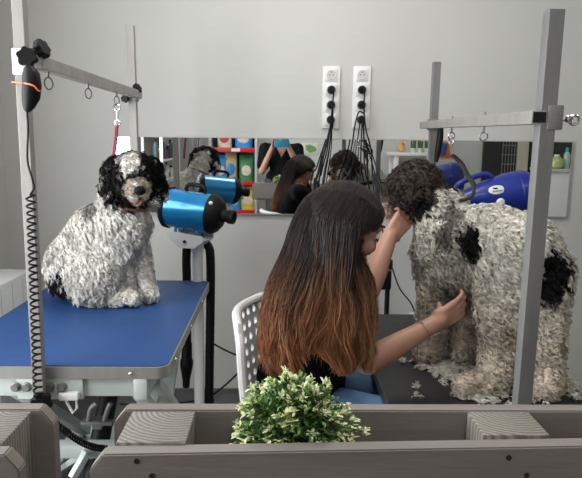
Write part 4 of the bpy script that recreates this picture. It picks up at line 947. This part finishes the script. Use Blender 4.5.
    col2 = (k1*(1-q_)+k2*q_)*rng.uniform(.6, 1.5, (n3, 1, 1))
    r2 = np.full((n3, KK), .0010); r2[:, -6:] *= np.linspace(1, .3, 6)
    link(strand_mesh('hair_parting', pth, r2, col2), 'hair_parting', M_hair, t)
    MB().tube([V(skull(np.array(a), np.array(0.), .988)) for a in np.linspace(-.03, .074, 16)], .0022, 6).build('parting_line', mat('scalp_tone', (.15, .095, .075), .7, var=.1), t)
    FWS = np.linspace(-.105, .075, 40); TS = np.linspace(-1, 1, 41); vs = []; fs = []
    for a in FWS:
        for b in TS: vs.append(skull(np.array(a), np.array(b*float(tmax(a))*.95), .972))
    for i in range(39):
        for j in range(40): fs.append((i*41+j, i*41+j+1, (i+1)*41+j+1, (i+1)*41+j))
    link(np_mesh('scalp_hair', np.array(vs), np.array(fs), np.tile(k1*.8, (len(vs), 1))), 'scalp_hair', M_hair, t)
woman()

# ================================================================== PHOTOGRAPHER (seen in the mirror)
def photographer():
    t = thing('person', (.03, -.26, 0), 'standing person in black v-neck top photographing with a raised phone', 'person')
    mb = MB(); y = -.26; X = .035
    e = {-1: RP(262, 171, -.13), 1: RP(299, 168, -.13)}; w = {-1: V((-.055, -.06, 1.235)), 1: V((.105, -.06, 1.235))}; sh = {-1: V((X-.165, y, 1.22)), 1: V((X+.165, y, 1.22))}
    def torso(mb, g=0):
        mb.ell((X, y, .92), (.15+g, .105+g, .12)); mb.cap((X, y, .95), (X, y, 1.12), .105+g, .115+g); mb.ell((X, y, 1.13), (.155+g, .10+g, .13+g))
        for s in (-1, 1): mb.cap((X+s*.04, y, 1.19), sh[s], .065+g, .048+g)
    torso(mb)
    mb.cap((X, y, 1.20), (X, y+.01, 1.36), .052, .048)
    for s in (-1, 1):
        mb.cap(sh[s], e[s], .045, .036); mb.cap(e[s], w[s], .036, .024); hand(mb, w[s], (s*-.15, .25, 1), (-s, .35, 0), s, .75, .9)
        mb.cap((X+s*.08, y, .90), (X+s*.085, y+.01, .48), .085, .055); mb.cap((X+s*.085, y+.01, .48), (X+s*.09, y-.01, .09), .053, .036); mb.cap((X+s*.09, y-.03, .05), (X+s*.10, y+.13, .03), .032, .025)
    Hd = V((X, y+.02, 1.455)); mb.ell(Hd, (.075, .092, .095)); mb.ell(Hd+V((0, .03, -.05)), (.055, .06, .06)); mb.cap(Hd+V((0, .095, .01)), Hd+V((0, .105, -.02)), .008, .012, 2); mb.ell(Hd+V((0, .075, -.095)), .024, sub=2)
    for s in (-1, 1): mb.ell(Hd+V((s*.077, 0, -.01)), (.008, .016, .026), sub=2)
    link(blob(mb, .0048, 2), 'body', M_skin, t)
    mb = MB(); torso(mb, .011)
    for s in (-1, 1): mb.cap(sh[s], sh[s].lerp(e[s], .75), .062, .062)
    mb.ell((X, y, .86), (.165, .12, .10)); me = blob(mb, .006, 3)
    # v neck opening: cut a wedge out
    bm = bmesh.new(); bm.from_mesh(me); dl = [f for f in bm.faces if (f.calc_center_median().y > y+.02 and f.calc_center_median().z > 1.13 and abs(f.calc_center_median().x-X) < (f.calc_center_median().z-1.13)*.50) or (f.calc_center_median().z > 1.235 and abs(f.calc_center_median().x-X) < .07)]
    bmesh.ops.delete(bm, geom=dl, context='FACES'); bm.to_mesh(me); bm.free(); link(me, 'v_neck_top', M_shirt, t)
    mb = MB(); mb.ell((X, y, .90), (.158, .113, .10))
    for s in (-1, 1): mb.cap((X+s*.08, y, .88), (X+s*.085, y+.01, .48), .094, .064); mb.cap((X+s*.085, y+.01, .48), (X+s*.09, y-.01, .10), .062, .052)
    link(blob(mb, .007, 3), 'trousers', mat('dark_trousers', (.03, .03, .04), .8, var=.2), t)
    for s in (-1, 1): mb = MB(); mb.cap((X+s*.09, y-.035, .042), (X+s*.10, y+.14, .036), .040, .032); link(blob(mb, .007, 3), 'shoe', M_shoe, t)
    mb = MB(); mb.ell(Hd+V((0, -.02, .02)), (.088, .10, .10)); mb.ell(Hd+V((0, -.09, .03)), (.04, .04, .045)); link(blob(mb, .006, 3), 'hair', mat('dark_hair', (.03, .02, .015), .6, var=.3, scale=40, bump=.4, bscale=90), t)
    for s in (-1, 1): MB().ell(Hd+V((s*.03, .082, .01)), .011, sub=2).build('eye', mat('eye_white', (.75, .72, .70), .2), t)
    MB().ell(Hd+V((0, .092, -.055)), (.02, .006, .006), sub=2).build('lips', mat('lip_rose', (.52, .19, .16), .4, var=.05), t)
    ph = thing('phone', (.025, -.02, 1.28), 'blue phone held up sideways in both hands of the photographer', 'phone')
    rt = Matrix.Rotation(-_p, 3, 'X'); n = rt @ V((0, 1, 0)); c = V((.035, -.0135, 1.272))
    MB().box(c, (.148, .008, .072), rt, .003).build('phone_case', mat('teal_phone', (.03, .20, .30), .3, var=.1, coat=.4), ph)
    MB().lathe([(0, .009), (.0015, .009), (.0016, .006)], V((.0, -.0095, 1.300)), n, 20).build('camera_lens', M_black, ph)
    MB().box(c-n*.0045, (.138, .001, .064), rt).build('screen', M_black, ph)
photographer()

# ================================================================== LEFT: white tiled tub
t = thing('dog_bath', (-1.18, 2.6, 0), 'white dog bath panel at the far left beside the blue table', 'bath')
ztub = P(5, 289, 2.24).z
MB().box((-1.19, 2.42, ztub/2), (.25, .36, ztub), bev=.008).build('side_panel', mat('white_tile', (.80, .82, .82), .25, var=.03, scale=3), t)
mb = MB()
for z in np.arange(.1, ztub-.05, .1): mb.box((-1.0648, 2.42, z), (.0015, .34, .004))
for y in np.arange(2.3, 2.58, .1): mb.box((-1.0648, y, ztub/2), (.0015, .004, ztub-.03)); 
for x in (-1.25, -1.16, -1.10): mb.box((x, 2.2393, ztub/2), (.004, .0015, ztub-.03))
mb.build('tile_joint', mat('grout', (.5, .52, .52), .7, var=.05), t)
mb = MB(); mb.tube(spline([(-1.31, 2.26, ztub+.02), (-1.2, 2.26, ztub+.004), (-1.08, 2.26, ztub+.012)], 8), .012, 8); mb.build('rim', M_whitem, t)

# ================================================================== REAR FURNITURE (seen in the mirror)
def bag(c, w, h, d, m, label, band=None, grp='pet food bags on the red shelves'):
    t = thing('pet_food_bag', V(c), label, 'pet food bag', grp); mb = MB(); prof = [(0, .92, 1), (.15, 1, 1), (.6, 1, .95), (.85, .98, .6), (.95, .96, .16), (1, 1, .06)]
    rings = []
    for s, a, b in prof: rings.append([mb.b.verts.new(V(c)+V((math.copysign(abs(math.cos(q))**.5, math.cos(q))*w/2*a, math.copysign(abs(math.sin(q))**.5, math.sin(q))*d/2*b, s*h))) for q in [2*PI*(k+.5)/16 for k in range(16)]])
    for i in range(len(rings)-1):
        for k in range(16): mb.b.faces.new((rings[i][k], rings[i][(k+1) % 16], rings[i+1][(k+1) % 16], rings[i+1][k]))
    mb.b.faces.new(rings[0][::-1]); mb.b.faces.new(rings[-1]); mb.build('sack', m, t)
    if band:
        mb = MB(); mb.ell(V(c)+V((0, d/2*.97, h*.42)), (w*.33, .006, h*.2), sub=3); mb.build('print_patch', band, t)
rs = thing('shelving_unit', (-.5, -1.0, 0), 'grey retail shelving with red shelf edges stocked with pet food', 'shelf')
sx0 = RP(256, 170, -.92).x; sxa = min(sx0, RP(210, 170, -.92).x); sxb = max(sx0, RP(210, 170, -.92).x); zA = RP(235, 147, -.92).z-.02; zB = RP(235, 182, -.92).z; zC = RP(235, 211, -.92).z
for x in (sxa, sxb): MB().box((x, -1.08, .95), (.03, .32, 1.9), bev=.003).build('side_panel', mat('light_grey_panel', (.5, .5, .5), .5, var=.03), rs)
MB().box(((sxa+sxb)/2, -1.235, .95), (sxb-sxa, .02, 1.9)).build('back_panel', mat('panel_dark_grey', (.16, .16, .17), .6, var=.05), rs)
for z in (.10, zC, zB, zA, 1.62):
    sh = MB().box(((sxa+sxb)/2, -1.075, z-.015), (sxb-sxa-.03, .30, .02)).build('shelf_board', mat('panel_dark_grey', (.16, .16, .17), .6), rs)
    MB().box(((sxa+sxb)/2, -.918, z-.012), (sxb-sxa-.03, .012, .05), bev=.002).build('shelf_edge', M_redshelf, sh)
MB().box(((sxa+sxb)/2+.03, -.910, zA-.012), (.10, .004, .035)).build('price_label', M_white, rs)
blue = mat('blue_bag', (.02, .28, .72), .35, var=.25, scale=14); green = mat('green_bag', (.04, .22, .08), .4, var=.5, scale=18); tan = mat('tan_bag', (.55, .42, .25), .4, var=.25, scale=15); yel = mat('yellow_bag', (.85, .50, .06), .4, var=.35, scale=16)
cream = mat('cream_print', (.75, .68, .52), .5, var=.2, scale=30); redp = mat('red_print', (.6, .05, .05), .5, var=.2, scale=30)
W_ = sxb-sxa
bag((sxa+W_*.20, -1.06, zB), .17, .30, .12, blue, 'bright blue pet food bag on the middle red shelf', cream)
bag((sxa+W_*.44, -1.06, zB), .14, .33, .12, tan, 'tan pet food bag on the middle red shelf', blue)
bag((sxa+W_*.78, -1.06, zB), .17, .30, .12, green, 'green pet food bag with cream print on the middle red shelf', cream)
bag((sxa+W_*.24, -1.06, zC), .16, .25, .12, redp, 'red pet food bag on the lower red shelf', cream)
bag((sxa+W_*.52, -1.06, zC), .15, .26, .12, blue, 'bright blue pet food bag on the lower red shelf', cream)
bag((sxa+W_*.82, -1.06, zC), .17, .27, .12, yel, 'yellow and orange pet food bag on the lower red shelf', cream)
bag((sxa+W_*.30, -1.06, zA), .16, .28, .12, cream, 'cream and red pet food bag on the upper red shelf', redp)
bag((sxa+W_*.72, -1.06, zA), .20, .28, .12, blue, 'bright blue pet food bag on the upper red shelf', cream)
# left product rack along the window wall
t = thing('product_rack', (-1.1, -.4, 0), 'white display rack of grooming bottles reflected at the left of the mirror', 'shelf')
xr = -1.12
for y in (.06, -.95):
    for x in (-1.30, xr): MB().box((x, y, .95), (.028, .028, 1.9), bev=.003).build('upright', M_whitem, t)
rz = (.35, .62, .86, 1.10, 1.36)
for z in rz: MB().box(((-1.30+xr)/2, -.445, z-.01), (.2, 1.0, .016), bev=.002).build('shelf_board', mat('rack_shelf', (.62, .62, .60), .5, var=.04), t)
bc = [(.03, .05, .12), (.7, .7, .68), (.05, .10, .10), (.62, .58, .55), (.25, .05, .06), (.12, .2, .3)]
names = ['dark blue', 'white', 'black green', 'beige', 'dark red', 'slate blue']; lev = ['second', 'third', 'fourth']; k = 0
for li, z in enumerate(rz[1:4]):
    for j in range(7):
        y = -.02-j*.135; ci = (j*2+li) % 6; h = .11+.05*((j+li) % 3)
        o = thing('grooming_bottle', (xr-.07, y, z), f'{names[ci]} grooming bottle on the {lev[li]} rack shelf, {["nearest the window", "second from the window", "third from the window", "midway along", "third from the far end", "second from the far end", "at the far end"][j]}', 'bottle', 'bottles on the display rack')
        MB().lathe([(0, .024), (h*.7, .026), (h*.82, .012), (h*.85, .010)], (xr-.07, y, z-.001), (0, 0, 1), 16).build('bottle_body', mat('bottle_'+names[ci].replace(' ', '_'), bc[ci], .35, var=.1), o)
        MB().lathe([(0, .012), (.02, .012)], (xr-.07, y, z-.001+h*.85), (0, 0, 1), 12).build('bottle_cap', M_white if j % 2 else M_black, o)
# poster with green leaves
def poster(x0, y0, x1, y1, label, mats):
    a = RP(x0, y0, FY+.012); b = RP(x1, y1, FY+.012); t = thing('wall_poster', ((a.x+b.x)/2, FY+.006, b.z), label, 'poster')
    cx_, cz_ = (a.x+b.x)/2, (a.z+b.z)/2; w, h = abs(b.x-a.x), abs(a.z-b.z)
    MB().box((cx_, FY+.006, cz_), (w, .008, h), bev=.001).build('sheet', mats[0], t); return t, cx_, cz_, w, h
t, x_, z_, w, h = poster(302, 143, 318, 154, 'small white wall poster with green leaf shapes', [mat('poster_white', (.62, .66, .60), .6, var=.03)])
mb = MB()
for dx, dz, a in ((.02, .02, .4), (.03, -.025, -.3), (-.02, .0, .9), (.0, -.01, 0)): mb.ell((x_+dx, FY+.011, z_+dz), (.055, .002, .018), Matrix.Rotation(a, 3, 'Y'), 2)
mb.build('leaf_print', mat('leaf_print', (.18, .34, .08), .6, var=.2, scale=20), t)
t, x_, z_, w, h = poster(441, 142, 452, 158, 'bright blue and orange wall poster', [mat('poster_orange', (.75, .16, .03), .6, var=.15, scale=10)])
MB().prism([(x_-w*.45, z_-h*.42), (x_-w*.02, z_-h*.3), (x_+w*.1, z_+h*.42), (x_-w*.45, z_+h*.42)], FY+.0101, FY+.013, 'y').build('blue_print', mat('poster_blue', (.03, .10, .28), .6, var=.2, scale=15), t)
# white shelf table with cacti
a = RP(389, 152, -1.0); b = RP(432, 152, -1.0)
t = thing('white_console', ((a.x+b.x)/2, -1.0, 0), 'white console table holding cacti and an orange figure', 'table'); zt = a.z
MB().box(((a.x+b.x)/2, -1.02, zt-.02), (b.x-a.x, .36, .035), bev=.003).build('tabletop', M_whitem, t)
for x in (a.x+.06, b.x-.06):
    for y in (-1.16, -.88): MB().box((x, y, (zt-.0375)/2), (.05, .05, zt-.0375), bev=.003).build('leg', M_whitem, t)
for k, px in enumerate((413, 420, 427)):
    c = RP(px, 152, -1.0); c.z = zt-.0025
    o = thing('potted_cactus', c, ['small cactus in a pale pot nearest the orange figure', 'tall middle cactus in a pale pot on the console', 'cactus in a pale pot nearest the blue and orange poster'][k], 'cactus', 'cacti on the white console')
    MB().lathe([(0, .028), (.05, .036), (.05, .03)], c, (0, 0, 1), 20).build('pot', mat('pale_pot', (.6, .62, .58), .5, var=.05), o)
    mb = MB(); 
    for q in range(3): mb.cap(c+V((-.018+.018*q, .008*(q % 2), .045)), c+V((-.024+.024*q, 0, .12+.015*((k+q) % 3))), .012, .010, 2)
    mb.build('cactus_stem', mat('cactus_green', (.07, .14, .05), .7, var=.3, scale=30), o)
c = RP(401, 152, -1.0); c.z = zt-.0025; o = thing('orange_figure', c, 'small orange and white rounded figure on the white console', 'ornament', None)
MB().ell(c+V((0, 0, .05)), (.05, .045, .05)).ell(c+V((.01, 0, .10)), (.035, .035, .03)).build('figure_body', mat('peach', (.75, .38, .16), .5, var=.3, scale=15), o)
MB().ell(c+V((.035, .02, .11)), (.014, .012, .012), sub=2).build('figure_snout', M_white, o)
# white counter with bottles at far right
a = RP(547, 169, -.75); b = RP(572, 169, -.75); zt = a.z
t = thing('white_counter', ((a.x+b.x)/2, -.9, 0), 'white service counter reflected at the right end of the mirror', 'counter')
MB().box((a.x+.30, -.97, (zt-.03)/2), (.58, .44, zt-.03), bev=.004).build('cabinet', M_whitem, t); MB().box((a.x+.30, -.97, zt-.015), (.62, .5, .03), bev=.004).build('worktop', mat('counter_top', (.6, .6, .56), .4, var=.05), t)
c = RP(556, 168, -.85); c.z = zt
o = thing('glass_jar', c, 'round jar of yellow green liquid on the white counter', 'jar'); MB().lathe([(0, .05), (.02, .075), (.08, .08), (.12, .06), (.14, .03)], c, (0, 0, 1), 24).build('jar_body', mat('yellow_green', (.50, .55, .22), .2, var=.05), o); MB().lathe([(0, .03), (.02, .03)], c+V((0, 0, .139)), (0, 0, 1), 16).build('lid', M_white, o)
c = RP(566, 168, -.85); c.z = zt
o = thing('shampoo_bottle', c, 'tall pale green shampoo bottle on the white counter', 'bottle'); MB().lathe([(0, .035), (.15, .038), (.19, .02)], c, (0, 0, 1), 20).build('bottle_body', mat('pale_mint', (.45, .62, .52), .4, var=.1), o); MB().lathe([(0, .02), (.05, .018)], c+V((0, 0, .189)), (0, 0, 1), 16).build('bottle_cap', mat('teal_cap', (.05, .35, .28), .4), o)

# ================================================================== LIGHT
w = bpy.data.worlds.new('sky'); bpy.context.scene.world = w; w.use_nodes = True
bg = w.node_tree.nodes['Background']; bg.inputs[0].default_value = (.96, .98, 1.0, 1); bg.inputs[1].default_value = 10.5
def area(name, loc, rot, sx, sy, e, col=(1, 1, 1), portal=False):
    l = bpy.data.lights.new(name, 'AREA'); l.shape = 'RECTANGLE'; l.size = sx; l.size_y = sy; l.energy = e; l.color = col
    o = bpy.data.objects.new(name, l); C.objects.link(o); o.location = loc; o.rotation_euler = rot
    if portal: l.cycles.is_portal = True
    return o
area('window_portal', (LX-.01, (WY0+WY1)/2, (WZ0+WZ1)/2), (0, -PI/2, 0), WZ1-WZ0-.05, WY1-WY0-.05, 1, portal=True)
for k, (x, y, e) in enumerate(((.20, 1.9, 18), (.3, -.3, 14), (2.4, 0.6, 7))):
    t = thing('ceiling_light', (x, y, H), ['square ceiling panel light above the two tables', 'square ceiling panel light above the photographer', 'square ceiling panel light above the counter side'][k], 'ceiling light', 'ceiling panel lights')
    MB().box((x, y, H-.012), (.62, .62, .022), bev=.003).build('light_frame', M_whitem, t)
    MB().box((x, y, H-.0245), (.58, .58, .003)).build('diffuser', mat('lit_diffuser', (.9, .9, .9), .5, emit=(1, .97, .92), estr=2), t)
    area('ceiling_lamp', (x, y, H-.03), (0, 0, 0), .56, .56, e, (1, .96, .90))
s = bpy.context.scene; s.view_settings.view_transform = 'Standard'; s.view_settings.look = 'None'; s.view_settings.exposure = -.17; s.view_settings.gamma = 1
s.cycles.max_bounces = 8; s.cycles.diffuse_bounces = 4; s.cycles.transparent_max_bounces = 6; s.cycles.use_denoising = True
s.cycles.caustics_reflective = False; s.cycles.caustics_refractive = False
